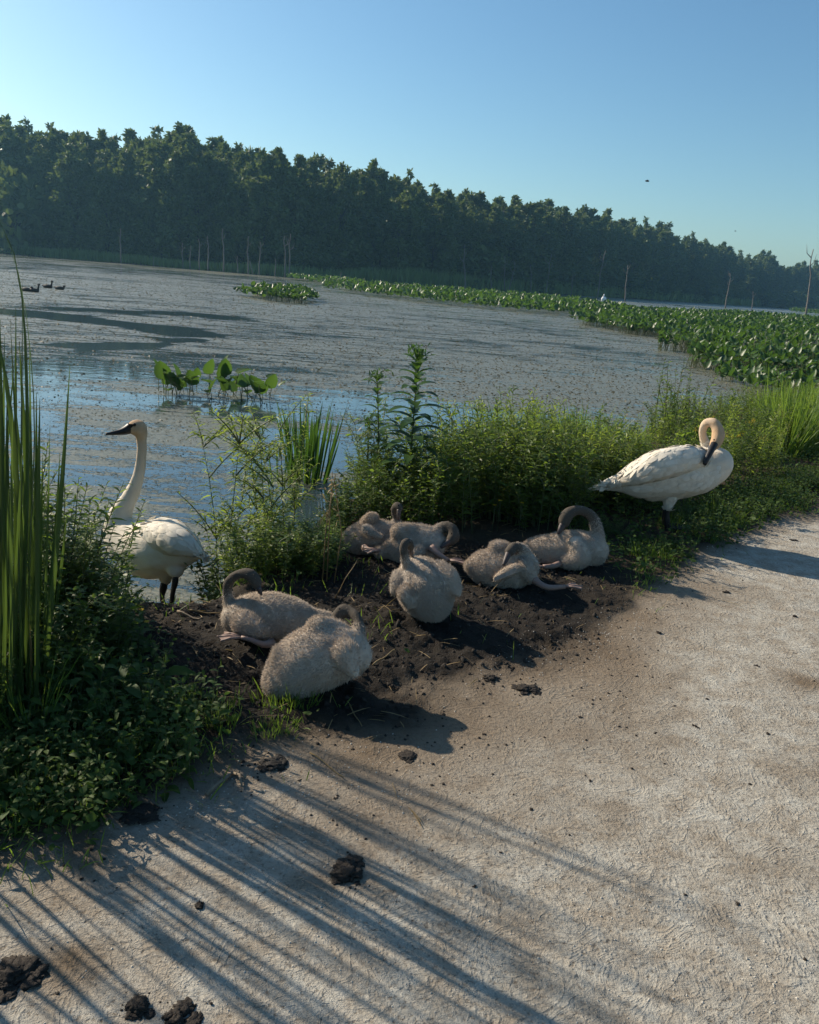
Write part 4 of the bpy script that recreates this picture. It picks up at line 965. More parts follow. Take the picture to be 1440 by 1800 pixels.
LANC = [stem_plant(490 + k, 5, 1.05, 0.12, 0.022, 24, 0.16, (0.3, 0.9), 'lance', 0.35, 'weed', 0.2, rstem=0.006) for k in range(3)]
def tuft(seed, n, h, w, spread, mat, droop=0.25):
    r = np.random.default_rng(seed); g = Geo(); a = r.random(n) * 6.28; ra = spread * np.sqrt(r.random(n))
    b = np.stack([np.cos(a) * ra, np.sin(a) * ra, np.full(n, -0.03)], -1)
    d = np.stack([np.cos(a) * 0.25 + r.normal(0, 0.12, n), np.sin(a) * 0.25 + r.normal(0, 0.12, n), np.ones(n)], -1)
    leaves(g, b, d, h * r.uniform(0.5, 1.05, n), w * r.uniform(0.7, 1.2, n), 5, droop * r.random(n), r.normal(0, 1, (n, 3)) * [1, 1, 0.1], 'blade', r.random(n), fold=0.2)
    return [('blades', g.mesh('blades', M[mat], False))]
GRASS = [tuft(500 + k, 70, 0.75, 0.009, 0.14, 'grass', 0.35) for k in range(4)]
SHORTG = [tuft(510 + k, 60, 0.22, 0.006, 0.12, 'grass', 0.5) for k in range(3)]
for k in GRASS + SHORTG:
    pass

TOPS = [(-200, 700), (60, 800), (100, 832), (180, 842), (205, 905), (222, 1000), (240, 1062), (340, 1062), (362, 930), (420, 868), (470, 900), (560, 915), (592, 860), (618, 780), (650, 725), (700, 700),
        (760, 675), (900, 680), (1000, 690), (1045, 738), (1075, 745), (1130, 718), (1190, 680), (1240, 690), (1330, 665), (1440, 645), (1700, 640)]
def project(x, y, z):
    q = np.array([x, y, z]) - CAM; k = q @ _f; return 720 + F * (q @ _r) / k, 900 - F * (q @ _u) / k
def headroom(x, y, z, up=0):
    """how tall the growth stands at this spot of the bank"""
    px = project(x, y, z)[0]; f_ = lambda q: float(np.interp(q, [a for a, _ in TOPS], [b for _, b in TOPS]))
    t = max(f_(px - 38), f_(px), f_(px + 38)) if px < 420 and y < 4.7 else f_(px)
    if y < 5.75 and 1010 < px < 1300: t = max(t, 905)
    if y < 5.55 and 1110 < px < 1240: t = max(t, 938)
    if y < 4.95 and 592 < px < 720: t = max(t, 985)
    return at(px, t - up, y)[2] - z
MARKS = [(-.25, 4.7, 'the furthest cygnet'), (.15, 5.2, 'the tallest forb'), (.7, 5.4, 'the mud behind the middle cygnets'), (1.15, 5.0, 'the shaded cygnet'), (1.45, 5.9, "the preening swan's tail"),
         (1.9, 5.4, "the preening swan's feet"), (2.2, 5.9, "the preening swan's breast"), (3.2, 7.4, 'the far bend of the path'), (5.5, 11, 'the large leaf bed'), (2.6, 8.4, 'the water gap'), (1.0, 7.2, 'the water behind the weeds'),
         (-.6, 3.95, 'the looped-neck cygnet'), (-.85, 4.3, "the left swan's tail"), (-.75, 5.2, 'the dark rush clump'), (-1.45, 3.8, "the left swan's breast"), (-1.3, 2.6, 'the tallest cattail'), (-1.0, 2.0, 'the path edge below the cattails'),
         (-.6, 2.6, 'the large front cygnet'), (-2.1, 3.0, 'the outer cattails'), (-1.1, 3.2, 'the bare ground below the left swan')]
def scatter(protos, name, cat, label, group, poly, n, s=(0.8, 1.2), hfun=None, up=0):
    P = np.array(poly); lo, hi = P.min(0), P.max(0); pts = []; tries = 0; mind = (0.45 * math.sqrt(poly_area(poly) / n)) ** 2
    ph = max(v.co[2] for pr in protos for v in pr[0][1].vertices)
    while len(pts) < n and tries < 4000:
        tries += 1
        q = lo + rng.random(2) * (hi - lo)
        if not inside(q[0], q[1], poly): continue
        if pts and min((q[0] - a) ** 2 + (q[1] - b) ** 2 for a, b in pts) < mind: continue
        pts.append((q[0], q[1]))
    for (x, y) in pts:
        k = rng.uniform(*s); k *= hfun(x, y) if hfun else 1
        z = max(h1(x, y), WATER - 0.1)
        hr = headroom(x, y, z, up) / ph * rng.uniform(.62, 1.14)
        if hr < 0.12: continue
        kz = min(k * rng.uniform(0.9, 1.12), hr); k = min(k, max(kz * 1.25, .35))
        lm = min(MARKS, key=lambda m_: (m_[0] - x) ** 2 + (m_[1] - y) ** 2)[2]; szw = 'short' if kz * ph < .3 else 'knee-high' if kz * ph < .55 else 'tall'
        lab = szw + ' ' + label + ', nearest ' + lm
        place(protos[int(rng.integers(len(protos)))], name, (x, y, z), lab, cat, group, rng.random() * 6.28, (k, k, kz), (rng.normal(0, 0.06), rng.normal(0, 0.06)))
def poly_area(p):
    p = np.array(p); return 0.5 * abs(np.dot(p[:, 0], np.roll(p[:, 1], -1)) - np.dot(p[:, 1], np.roll(p[:, 0], -1)))

# thick weeds behind the resting cygnets
ZB = [(-0.30, 4.75), (0.15, 5.1), (1.0, 5.25), (1.45, 5.25), (1.75, 5.95), (2.2, 6.7), (1.7, 7.3), (0.8, 6.7), (-0.15, 5.95), (-0.5, 5.3)]
scatter(GOLD, 'leafy_weed', 'plant', 'leafy upright weed in the thick growth', 'leafy weeds behind the cygnets', ZB, 36, (0.75, 1.05), hfun=lambda x, y: 0.72 + 0.33 * float(smooth(-.3, .5, x)))
scatter(BUSH, 'bushy_weed', 'plant', 'bushy dark weed in the thick growth', 'bushy weeds behind the cygnets', ZB, 34, (0.7, 1.1))
scatter(LITE, 'pale_weed', 'plant', 'yellow green weed in the thick growth', 'pale weeds behind the cygnets', [(0.1, 5.6), (1.2, 5.7), (2.0, 6.7), (1.4, 7.0), (0.2, 6.2)], 20, (0.85, 1.05))
# fringe between left swan and the cygnets
ZL = [(-0.92, 3.95), (-0.5, 4.08), (-0.26, 4.45), (-0.35, 5.2), (-0.7, 5.0), (-1.05, 4.25)]
scatter(BUSH, 'bushy_weed', 'plant', 'bushy weed in the fringe left of the cygnets', 'weeds between swan and cygnets', ZL, 30, (0.6, 0.85))
scatter(LITE, 'pale_weed', 'plant', 'yellow green weed in the fringe left of the cygnets', 'pale weeds between swan and cygnets', ZL, 12, (0.5, 0.75))
# weeds among and beside the cattails
ZA = [(-1.42, 2.15), (-1.15, 2.55), (-1.15, 2.9), (-1.22, 3.4), (-1.32, 3.72), (-1.6, 3.9), (-2.4, 3.2), (-2.3, 2.0), (-1.7, 1.6)]
scatter(BUSH, 'bushy_weed', 'plant', 'bushy dark weed among the cattails', 'bushy weeds among the cattails', ZA, 34, (0.7, 1.05), hfun=lambda x, y: 0.55 + 0.45 * float(smooth(2.2, 3.3, y)))
scatter(GOLD, 'leafy_weed', 'plant', 'leafy upright weed beside the cattails', 'leafy weeds before the left swan', [(-1.25, 3.3), (-1.12, 3.6), (-1.35, 4.1), (-1.75, 3.95), (-2.2, 3.9), (-1.8, 3.1)], 18, (0.85, 1.1))
# right bank behind the preening swan
ZR = [(1.75, 5.95), (2.35, 6.45), (3.2, 7.45), (4.6, 9.0), (7, 11.9), (9, 14.5), (8.2, 15.8), (5, 12.5), (3.2, 10.3), (2.3, 8.6), (1.7, 7.4)]
scatter(GOLD, 'leafy_weed', 'plant', 'leafy upright weed on the right bank', 'leafy weeds behind the preening swan', ZR, 46, (0.65, 0.95), hfun=lambda x, y: float(np.interp(y, [6, 7.5, 9, 12, 15], [.85, 1.0, .95, .68, .45])))
scatter(LITE, 'pale_weed', 'plant', 'yellow green weed on the right bank', 'pale weeds behind the preening swan', ZR, 52, (0.6, 0.95), hfun=lambda x, y: float(np.interp(y, [6, 7.5, 9, 12, 15], [.85, 1.0, .95, .68, .45])))
scatter(SEED, 'seeding_weed', 'plant', 'thin weed with brown seed heads', 'seeding weeds behind the preening swan', ZR, 14, (0.65, 0.9), hfun=lambda x, y: float(np.interp(y, [6, 7.5, 9, 12, 15], [.85, 1.0, .95, .68, .45])))
scatter(BUSH, 'bushy_weed', 'plant', 'bushy weed on the right bank', 'bushy weeds behind the preening swan', ZR, 40, (0.7, 1.0), hfun=lambda x, y: float(np.interp(y, [6, 7.5, 9, 12, 15], [.85, 1.0, .95, .68, .45])))
scatter(LANC, 'tall_weed', 'plant', 'narrow leaved weed rising above the bank', 'tall weeds by the leaf bed', [(2.3, 8.2), (2.9, 8.5), (3.4, 9.6), (2.9, 9.9)], 7, (0.95, 1.2), up=75)
scatter(GFLW, 'goldenrod', 'plant', 'pale goldenrod with yellow tops', 'goldenrod beside the preening swan', [(2.6, 7.2), (2.9, 7.3), (3.0, 7.7), (2.7, 7.6)], 2, (0.8, 0.95))
scatter(GRASS, 'grass_tuft', 'grass', 'bright grass tuft on the right bank', 'grass tufts on the right bank', [(3.9, 8.4), (5.2, 9.9), (7.5, 12.8), (8.2, 15), (6, 13), (4.4, 10.5)], 85, (0.85, 1.15), up=28, hfun=lambda x, y: float(np.interp(y, [8, 9, 12, 15], [1.1, 1.1, .85, .6])))
scatter(GRASS, 'grass_tuft', 'grass', 'upright grass tuft at the water edge', 'grass tufts at the water', [(0.15, 6.5), (0.9, 6.9), (1.7, 7.6), (1.9, 8.6), (1.2, 8.2), (0.3, 7.2)], 34, (0.9, 1.15), up=22)
scatter(GRASS, 'grass_tuft', 'grass', 'thin grass tuft standing in shallow water', 'grass tufts in the water gap', [(1.7, 7.4), (2.2, 8.0), (2.3, 8.8), (1.9, 8.6)], 7, (0.6, 0.85))
BROAD = [stem_plant(530 + k, 5, 0.26, 0.13, 0.042, 8, 0.10, (0.2, 1.0), 'lance', 0.55, 'cover', 0.05, rstem=0.003) for k in range(3)]
scatter(BROAD, 'broad_weed', 'plant', 'broad leaved dock-like weed', 'broad weeds on the left bank', [(-1.35, 2.0), (-1.0, 2.25), (-0.8, 2.6), (-1.05, 3.2), (-1.3, 3.6), (-1.9, 3.2), (-1.7, 2.0)], 22, (0.7, 1.15))
scatter(GRASS, 'grass_tuft', 'grass', 'loose grass tuft among the low weeds', 'grass tufts on the left bank', [(-1.35, 2.0), (-1.05, 2.25), (-0.9, 2.6), (-1.1, 3.2), (-1.3, 3.5), (-1.9, 3.2), (-1.7, 2.0)], 10, (0.35, 0.6))
# low plants along the path edge
scatter(LOW, 'low_weed', 'plant', 'small leaved ground weed', 'low weeds below the cattails', [(-1.15, 1.9), (-0.85, 2.08), (-0.5, 2.5), (-0.62, 2.6), (-0.92, 2.65), (-1.12, 3.1), (-1.5, 2.9), (-1.7, 1.9)], 46, (0.6, 1.15))
scatter(LOW, 'low_weed', 'plant', 'small leaved ground weed beside the path', 'low weeds by the preening swan', [(1.45, 4.95), (1.75, 4.98), (2.4, 5.8), (3.4, 6.85), (4.5, 8.1), (4.2, 8.2), (2.7, 6.9), (1.7, 5.8)], 60, (0.6, 1.1))
scatter(SHORTG, 'short_grass', 'grass', 'grass tuft at the mud edge', 'short grass tufts by the mud', [(-0.75, 2.3), (-0.42, 2.52), (-0.2, 2.68), (-0.3, 2.8), (-0.55, 2.75), (-0.8, 2.9)], 9, (0.25, 0.5))
scatter(SHORTG, 'short_grass', 'grass', 'grass tuft on the verge', 'short grass tufts by the preening swan', [(1.35, 4.75), (1.75, 4.95), (2.6, 6.0), (2.2, 6.2), (1.5, 5.4)], 22, (0.5, 1.0))
# feathery stalks standing against the water
for (bx, by, tx, ty, Yp, k) in ((468, 1010, 455, 722, 4.7, 0), (500, 960, 512, 750, 5.2, 1), (395, 985, 340, 815, 4.6, 2), (640, 900, 636, 712, 5.6, 1)):
    b = at(bx, by, Yp); t = at(tx, ty, Yp); hh = t[2] - h1(b[0], b[1])
    place(FEATH[k], 'feathery_weed', (b[0], b[1], max(h1(b[0], b[1]), WATER)), 'slender yellow green weed with thread-like leaves standing against the water', 'plant', 'feathery weeds against the water', k * 2.1, hh / 0.95, (0, math.atan2(t[0] - b[0], hh) * 0.8))
# dry straw-coloured stalks
for bx in (566, 574, 586):
    b = gp(bx, 1030, 0); g = Geo(); root = empty('dry_stalk', (b[0], b[1], h1(b[0], b[1])), 'thin dry straw-coloured stalk upright before the weeds', 'stalk', 'dry stalks before the weeds')
    hh = rng.uniform(0.5, 0.6); tube(g, np.array([(0, 0, -.03), (rng.normal(0, .01), 0, hh * .5), (rng.normal(0, .02), 0, hh)]), [.004, .003, .002], 5); g.obj('stem', M['dry'], root)
    g = Geo(); n = 14; leaves(g, np.c_[rng.normal(0, .008, (n, 2)), rng.uniform(hh * .6, hh, n)], norm(rng.normal(0, 1, (n, 3)) + [0, 0, .8]), .04, .008, 2, .3, None, 'lance', rng.random(n)); g.obj('seed_head', M['dry'], root)

# tall forb with large leaves, each leaf a part
def big_forb(px, py, ty, Yp, label, nl, LL, tilt=0.0):
    b = at(px, py, Yp); zg = h1(b[0], b[1]); hh = at(px, ty, Yp)[2] - zg
    root = empty('tall_forb', (b[0], b[1], zg), label, 'plant'); g = Geo(); ts = np.linspace(0, 1, 8)
    pts = np.stack([tilt * ts ** 2 * hh, 0 * ts, ts * hh - .02], -1); tube(g, pts, 0.008 * (1 - .6 * ts), 6); g.obj('stem', M['stem'], root)
    for k in range(nl):
        t = 0.28 + 0.70 * k / nl; a = k * 2.4 + 0.4; e = 0.45 + 0.5 * max(0, t - .7) / .3
        g = Geo(); q = np.array([np.interp(t, ts, pts[:, j]) for j in range(3)])
        leaves(g, q, [math.cos(a) * math.cos(e), math.sin(a) * math.cos(e), math.sin(e)], LL * (1.1 - .55 * max(0, t - .5) / .5) * rng.uniform(.85, 1.1), LL * .27, 5, .45, [0, 0, 1], 'lance', rng.random() * .5 + .4 * t, fold=.3)
        g.obj('leaf', M['forb'], root)
    g = Geo(); n = 70; leaves(g, pts[-1] + rng.normal(0, .035, (n, 3)) * [1, 1, .5], norm(rng.normal(0, 1, (n, 3)) + [0, 0, .8]), rng.uniform(.03, .07, n), .012, 2, .2, None, 'lance', rng.random(n) * .4)
    g.obj('flower_head', M['forb'], root)
big_forb(712, 930, 612, 5.35, 'tallest forb with large drooping leaves rising above the weeds', 46, 0.27)
big_forb(660, 920, 655, 5.5, 'slimmer tall forb standing just left of the tallest one', 32, 0.19, -0.06)
big_forb(640, 905, 735, 5.6, 'shorter thin forb against the water beside the two tall ones', 22, 0.10)

# rush clump in the water, every blade a part
def blade_clump(name, loc, label, cat, n, h, w, spread, mat, zfun=None):
    root = empty(name, loc, label, cat)
    for k in range(n):
        a = rng.random() * 6.28; ra = spread * math.sqrt(rng.random()); g = Geo()
        d = [math.cos(a) * ra / spread * .22 + rng.normal(0, .05), math.sin(a) * ra / spread * .22, 1]
        leaves(g, [math.cos(a) * ra, math.sin(a) * ra * .7, -0.05], d, h * rng.uniform(.6, 1.05), w * rng.uniform(.7, 1.2), 7, .10 * rng.random(), [rng.normal(0, .6), -1, 0], 'blade', rng.random(), fold=.35)
        g.obj('blade', M[mat], root)
    return root
p = gp(540, 846, WATER)
blade_clump('rush_clump', p, 'clump of stiff dark green blades standing in the water', 'rush', 62, 0.82, 0.020, 0.17, 'rush')
p = gp(497, 850, WATER)
blade_clump('rush_clump', p, 'sparse thin reed blades beside the dark rush clump', 'rush', 16, 0.62, 0.009, 0.14, 'rush')
p = gp(470, 830, WATER)
p = at(1110, 745, 8.0); blade_clump('rush_clump', (p[0], p[1], WATER), 'narrow upright blades in the water gap by the right weeds', 'rush', 22, 0.75, 0.014, 0.12, 'rush')

# cattails: each leaf a part
def cattail(x, y, label, leaves_, group=None):
    z = h1(x, y); root = empty('cattail', (x, y, z), label, 'cattail', group)
    for (tip, w, curl) in leaves_:
        if np.ndim(tip) == 2:
            path_ = np.asarray(tip, float); tip = path_[-1]
        else: path_ = None
        tip = np.asarray(tip, float); b = np.array([rng.normal(0, .018), rng.normal(0, .018), -.05]); v = tip - [x, y, z] - b
        L = np.linalg.norm(v); n = 14; t = np.linspace(0, 1, n + 1)
        hz = v * [1, 1, 0]
        c = b + np.outer(t, v) - np.outer((t * (1 - t)) * curl, hz) + np.outer(np.sin(t * 3.14) * .0, [0, 0, 1])
        if path_ is not None:
            cc = catmull(np.vstack([b, path_ - [x, y, z]]), .02); ss = np.linspace(0, len(cc) - 1, n + 1); c = np.array([np.interp(ss, np.arange(len(cc)), cc[:, j]) for j in range(3)]).T
        tw = rng.uniform(-1.2, 1.2) + t * rng.uniform(-.9, .9); sd = np.stack([np.cos(tw), np.sin(tw) * .8, 0 * t], -1)
        hw = .42 * w * PROF['blade'](t); nrm_ = norm(np.cross(np.gradient(c, axis=0), sd)); 
        vv_ = np.stack([c - sd * hw[:, None], c + nrm_ * (hw * .35)[:, None], c + sd * hw[:, None]], 1).reshape(-1, 3)
        i = np.arange(n) * 3; q = np.concatenate([np.stack([i, i + 1, i + 4, i + 3], -1), np.stack([i + 1, i + 2, i + 5, i + 4], -1)])
        g = Geo(); g.add(vv_, q, None, np.clip(rng.random() * .75 + .28 * np.repeat(t, 3) ** 6, 0, 1)); g.obj('leaf', M['cattail'], root)
    return root
def px_leaves(Yp, tips): return [(at(a, b, Yp + rng.normal(0, .05)), w, c) for a, b, w, c in tips]
p = gp(45, 1290); cattail(p[0], p[1], 'tallest cattail with one broad leaf bending over above the water', [([at(47, 900, p[1]), at(46, 640, p[1] + .02), at(36, 500, p[1] + .05), at(14, 412, p[1] + .06), at(-10, 368, p[1] + .06)], .026, 0), ([at(40, 1000, p[1]), at(22, 760, p[1]), at(6, 640, p[1] + .05), at(-14, 560, p[1] + .1)], .022, 0), ([at(52, 980, p[1]), at(60, 760, p[1]), at(50, 590, p[1] - .05), at(30, 470, p[1] - .08), at(5, 400, p[1] - .1)], .02, 0)] + px_leaves(p[1], [(40, 480, .022, .1), (18, 560, .017, .2), (-60, 520, .022, .3), (70, 700, .018, .1), (30, 900, .022, .1)]))
p = gp(70, 1250); cattail(p[0], p[1], 'cattail with a single pointed leaf standing clear on its right', px_leaves(p[1], [(123, 642, .020, -.2), (34, 600, .022, .2), (5, 640, .018, .3), (60, 820, .018, .1), (100, 880, .016, -.1)]))
p = gp(20, 1255); cattail(p[0], p[1], 'crowded cattail rising behind the tallest one', px_leaves(p[1], [(0, 560, .02, .1), (28, 540, .018, .1), (-30, 600, .02, .2), (12, 700, .02, .1), (50, 760, .018, -.1)]))
p = gp(5, 1200); cattail(p[0], p[1], 'cattail with dark narrow leaves close to the water', px_leaves(p[1], [(8, 590, .018, .1), (25, 640, .016, .1), (-20, 680, .02, .1), (40, 800, .016, 0), (-50, 640, .02, .1)]))
p = gp(60, 1220); cattail(p[0], p[1], 'dense dark cattail between the tallest one and the lone pointed leaf', px_leaves(p[1], [(52, 610, .018, .1), (64, 690, .016, 0), (20, 650, .018, .2), (88, 740, .015, -.1), (44, 720, .018, .1), (75, 800, .014, 0), (10, 760, .016, .1)]))
p = gp(12, 1300); cattail(p[0], p[1], 'nearest dark cattail at the low weeds of the left bank', px_leaves(p[1], [(2, 640, .018, .1), (22, 720, .016, .1), (-25, 700, .02, .2), (38, 800, .015, -.1), (15, 860, .016, 0)]))
p = gp(88, 1180); cattail(p[0], p[1], 'short young cattail on the side of the left swan', px_leaves(p[1], [(105, 800, .016, -.1), (78, 840, .018, .1), (60, 870, .016, .1), (118, 900, .014, -.2)]))
# more of the same stand, further along the bank; their shade lies across the path
for k, (x, y) in enumerate([(-2.15, 3.55), (-2.32, 3.5), (-2.02, 3.3), (-2.4, 3.3), (-2.05, 3.05), (-1.9, 2.95), (-2.2, 2.8), (-1.84, 2.75), (-1.72, 2.5), (-2.0, 2.4), (-1.62, 2.3), (-1.8, 2.05), (-2.2, 2.1), (-1.68, 1.75), (-1.95, 1.5), (-2.5, 3.6), (-2.6, 3.2), (-2.0, 3.45), (-1.85, 3.2), (-2.2, 3.65)]):
    zz = h1(x, y); lv = []
    for j in range(6):
        hh = rng.uniform(1.6, 2.4); sp = hh * rng.uniform(.03, .16); a = rng.uniform(1.3, 5.0)
        tx, ty = x + math.cos(a) * sp, y + math.sin(a) * sp; qx, qy = project(tx, ty, zz + hh)
        while qx > -25 and qy < 575 and hh > 1.2: hh *= .95; tx -= .02; qx, qy = project(tx, ty, zz + hh)
        lv.append(((tx, ty, zz + hh), rng.uniform(.014, .021), rng.uniform(-.2, .3)))
    cattail(x, y, 'cattail further along the left bank beyond the tallest one', lv, 'cattails along the left bank')
# withered leaves at the cattail feet
for (a, b, c_, d_) in ((52, 1250, 50, 1070), (20, 1280, 8, 1170), (35, 1265, 28, 1190)):
    p = gp(a, b); t = at(c_, d_, p[1] - .03); g = Geo(); root = empty('withered_leaf', (p[0], p[1], h1(p[0], p[1])), 'brown withered leaf standing at the cattail feet', 'leaf', 'withered leaves at the cattail feet')
    v = t - [p[0], p[1], h1(p[0], p[1])]; leaves(g, [0, 0, 0], v, np.linalg.norm(v), .022, 6, .1, [0.3, -1, 0], 'blade', .4, fold=.4); g.obj('blade', M['dry'], root)

# ------------------------------------------------------------------ cover, grass, straw (nobody could count these)
def zones(n, x0, x1, y0, y1, f):
    x = rng.uniform(x0, x1, n); y = rng.uniform(y0, y1, n); k = rng.random(n) < f(x, y); return x[k], y[k]
def gap(x, y): return ((x / y > -.345) & (x / y < -.245) & (y > 3.3)).astype(float)
def cover_density(x, y):
    e, w, wf, bank, mud, stain, md = terrain_fields(x, y)
    nz = fbm(x * 3, y * 3, 81, 3)
    bank = bank * (1 - gap(x, y))
    return bank * (1 - mud) * smooth(0.25, -0.15, w) * np.clip((nz - 0.28) * 3, 0.05, 1)
g = Geo()
for (nn, x0, x1, y0, y1) in ((30000, -2.6, 0.2, 1.3, 4.2), (26000, 1.2, 5, 4.4, 9)):
    x, y = zones(nn, x0, x1, y0, y1, cover_density); n = len(x); z = height(x, y)
    el = rng.uniform(0.0, 1.0, n); a = rng.random(n) * 6.283; up = rng.random(n) ** 1.6 * 0.10
    L = rng.uniform(.018, .045, n)
    leaves(g, np.stack([x, y, z + up], -1), np.stack([np.cos(a) * np.cos(el), np.sin(a) * np.cos(el), np.sin(el)], -1), L, L * rng.uniform(.4, .75, n), 2, .3, None, 'oval', rng.random(n) * .8 + .2 * fbm(x * 5, y * 5, 83, 2))
tag(g.obj('ground_cover', M['cover'], smoothed=False), kind='stuff')
g = Geo()
def gr_density(x, y):
    e, w, wf, bank, mud, stain, md = terrain_fields(x, y); nz = fbm(x * 4, y * 4, 85, 3); bank = bank * (1 - gap(x, y))
    return np.clip(bank * smooth(.2, -.2, w) * (1 - mud * .97) + .10 * smooth(-.3, 0, e) * (1 - bank), 0, 1) * np.clip((nz - .42) * 4, 0, 1)
for (nn, x0, x1, y0, y1) in ((60000, -2.4, .6, 1.3, 4.4), (30000, .9, 5, 4.0, 9.2)):
    x, y = zones(nn, x0, x1, y0, y1, gr_density); n = len(x); z = height(x, y); a = rng.random(n) * 6.283; el = rng.uniform(.5, 1.5, n)
    leaves(g, np.stack([x, y, z - .005], -1), np.stack([np.cos(a) * np.cos(el), np.sin(a) * np.cos(el), np.sin(el)], -1), rng.uniform(.03, .11, n), rng.uniform(.0025, .005, n), 3, .4 * rng.random(n), None, 'blade', rng.random(n))
tag(g.obj('grass', M['grass'], smoothed=False), kind='stuff')
g = Geo()
def straw_density(x, y):
    e, w, wf, bank, mud, stain, md = terrain_fields(x, y)
    p = 0.25 * mud + 0.5 * bank * smooth(.3, 0, w) + .05 * stain
    for (cx, cy, r, k) in ((-.95, 3.6, .28, 1.0), (-.65, 2.75, .3, .6), (-.1, 2.72, .22, .8), (1.45, 4.65, .35, .5)):
        p = p + k * np.exp(-((x - cx) ** 2 + (y - cy) ** 2) / r ** 2)
    return np.clip(p * .35, 0, 1)
x, y = zones(5200, -1.6, 2.6, 2.0, 5.6, straw_density); n = len(x); z = height(x, y); a = rng.random(n) * 6.283; el = rng.normal(.05, .22, n)
leaves(g, np.stack([x, y, z + .006], -1), np.stack([np.cos(a) * np.cos(el), np.sin(a) * np.cos(el), np.sin(el)], -1), rng.uniform(.03, .13, n), rng.uniform(.002, .0045, n), 3, .15, None, 'blade', rng.random(n))
tag(g.obj('straw', M['dry'], smoothed=False), kind='stuff')
# crumbs of soil and pebbles on the path and mud
g = Geo()
def crumb_density(x, y):
    e, w, wf, bank, mud, stain, md = terrain_fields(x, y); return np.clip(.9 * mud + .55 * stain ** 2 * .8 + .004, 0, 1) * smooth(.2, 0, w)
x, y = zones(9000, -1.2, 3.4, 1.2, 5.4, crumb_density); n = len(x); z = height(x, y)
mud_here = terrain_fields(x, y)[4]
tet = np.array([[1, 0, -.3], [-.5, .87, -.3], [-.5, -.87, -.3], [.1, .1, .8], [.6, .5, .3], [-.7, .1, .35], [.1, -.7, .3]])
tf = np.array([[3, 4, 5], [3, 6, 4], [3, 5, 6], [4, 0, 1], [4, 1, 5], [5, 1, 2], [5, 2, 6], [6, 2, 0], [6, 0, 4]])
s = rng.uniform(.003, .008, n) * (1 + 1.4 * mud_here * rng.random(n)); an = rng.random(n) * 6.28; ca, sa = np.cos(an), np.sin(an)
tv_ = tet[None] * s[:, None, None] * rng.uniform(.7, 1.3, (n, 7, 1))
v = np.stack([tv_[..., 0] * ca[:, None] - tv_[..., 1] * sa[:, None], tv_[..., 0] * sa[:, None] + tv_[..., 1] * ca[:, None], tv_[..., 2]], -1) + np.stack([x, y, z], -1)[:, None]
g.add(v.reshape(-1, 3), None, (tf[None] + (np.arange(n) * 7)[:, None, None]).reshape(-1, 3))
g2 = Geo(); x, y = zones(16000, -1.0, 3.6, 1.2, 6.5, lambda x, y: np.clip(1 - smooth(-.1, .05, signed_dist(x, y, EDGE)), 0, 1) * np.clip((fbm(x * 2, y * 2, 91, 3) - .35) * 3, .05, 1)); n = len(x); z = height(x, y)
s = rng.uniform(.0015, .0045, n); an = rng.random(n) * 6.28; ca, sa = np.cos(an), np.sin(an); tv_ = tet[None] * s[:, None, None] * rng.uniform(.7, 1.3, (n, 7, 1))
v = np.stack([tv_[..., 0] * ca[:, None] - tv_[..., 1] * sa[:, None], tv_[..., 0] * sa[:, None] + tv_[..., 1] * ca[:, None], tv_[..., 2]], -1) + np.stack([x, y, z], -1)[:, None]
g2.add(v.reshape(-1, 3), None, (tf[None] + (np.arange(n) * 7)[:, None, None]).reshape(-1, 3)); tag(g2.obj('pebbles', M['pebble'], smoothed=False), kind='stuff')
tag(g.obj('soil_crumbs', M['dung'], smoothed=False), kind='stuff')

# ------------------------------------------------------------------ droppings, clods, twigs, flowers
def lumpy(name, px, py, r, label, cat, group=None, mat='dung', nb=5, flat=.6, seed=0):
    p = gp(px, py); z = h1(p[0], p[1]); root = empty(name, (p[0], p[1], z), label, cat, group); q = np.random.default_rng(seed + int(px)); g = Geo(); R = r * ((p - CAM) @ _f) / F
    for k in range(nb * 3 if nb > 3 else nb):
        o_ = q.normal(0, .40, 3) * R * [1, .9, 0]; rr = R * (q.uniform(.16, .46) if nb > 3 else q.uniform(.4, .68)); fl = flat * max(.35, 1.15 - np.hypot(o_[0], o_[1]) / R)
        blob(g, (o_[0], o_[1], rr * fl * .5 + max(0, R * .22 * (1 - np.hypot(o_[0], o_[1]) / (.6 * R))) * flat), (rr * q.uniform(.8, 1.3), rr * q.uniform(.8, 1.3), rr * fl), .5, .9, k + int(px))
    g.obj('lump', M[mat], root); g = Geo()
    for k in range(12 if nb > 3 else 0):
        o_ = q.normal(0, .85, 3) * R; rr = R * q.uniform(.04, .10); g.add(SPH2_V * [rr, rr, rr * .6] + [o_[0], o_[1], rr * .4], None, SPH2_F)
    if nb > 3: tag(g.obj('crumbs', M[mat], root), kind='stuff')
lumpy('dropping', 615, 1536, 32, 'dark crumbly dropping alone in the middle of the path', 'dropping', nb=7)
lumpy('dropping', 245, 1772, 27, 'round dark dropping, left one of the pair at the bottom', 'dropping', nb=6)
lumpy('dropping', 312, 1790, 30, 'round dark dropping, right one of the pair at the bottom', 'dropping', nb=6)
lumpy('dropping', 22, 1715, 42, 'large flattened dark dropping at the lower left corner', 'dropping', nb=9, flat=.4)
lumpy('dropping', 350, 1592, 11, 'small dark dropping among the cattail shadows', 'dropping', nb=4)
lumpy('mud_clod', 925, 1212, 22, 'long dark clod on the path in front of the outstretched leg', 'clod', nb=6, flat=.35)
lumpy('mud_clod', 862, 1193, 17, 'dark clod beside the longer one at the mud edge', 'clod', nb=5, flat=.35)
lumpy('mud_clod', 716, 1328, 18, 'flat brown patch of dried dung below the large front cygnet', 'clod', nb=6, flat=.18)
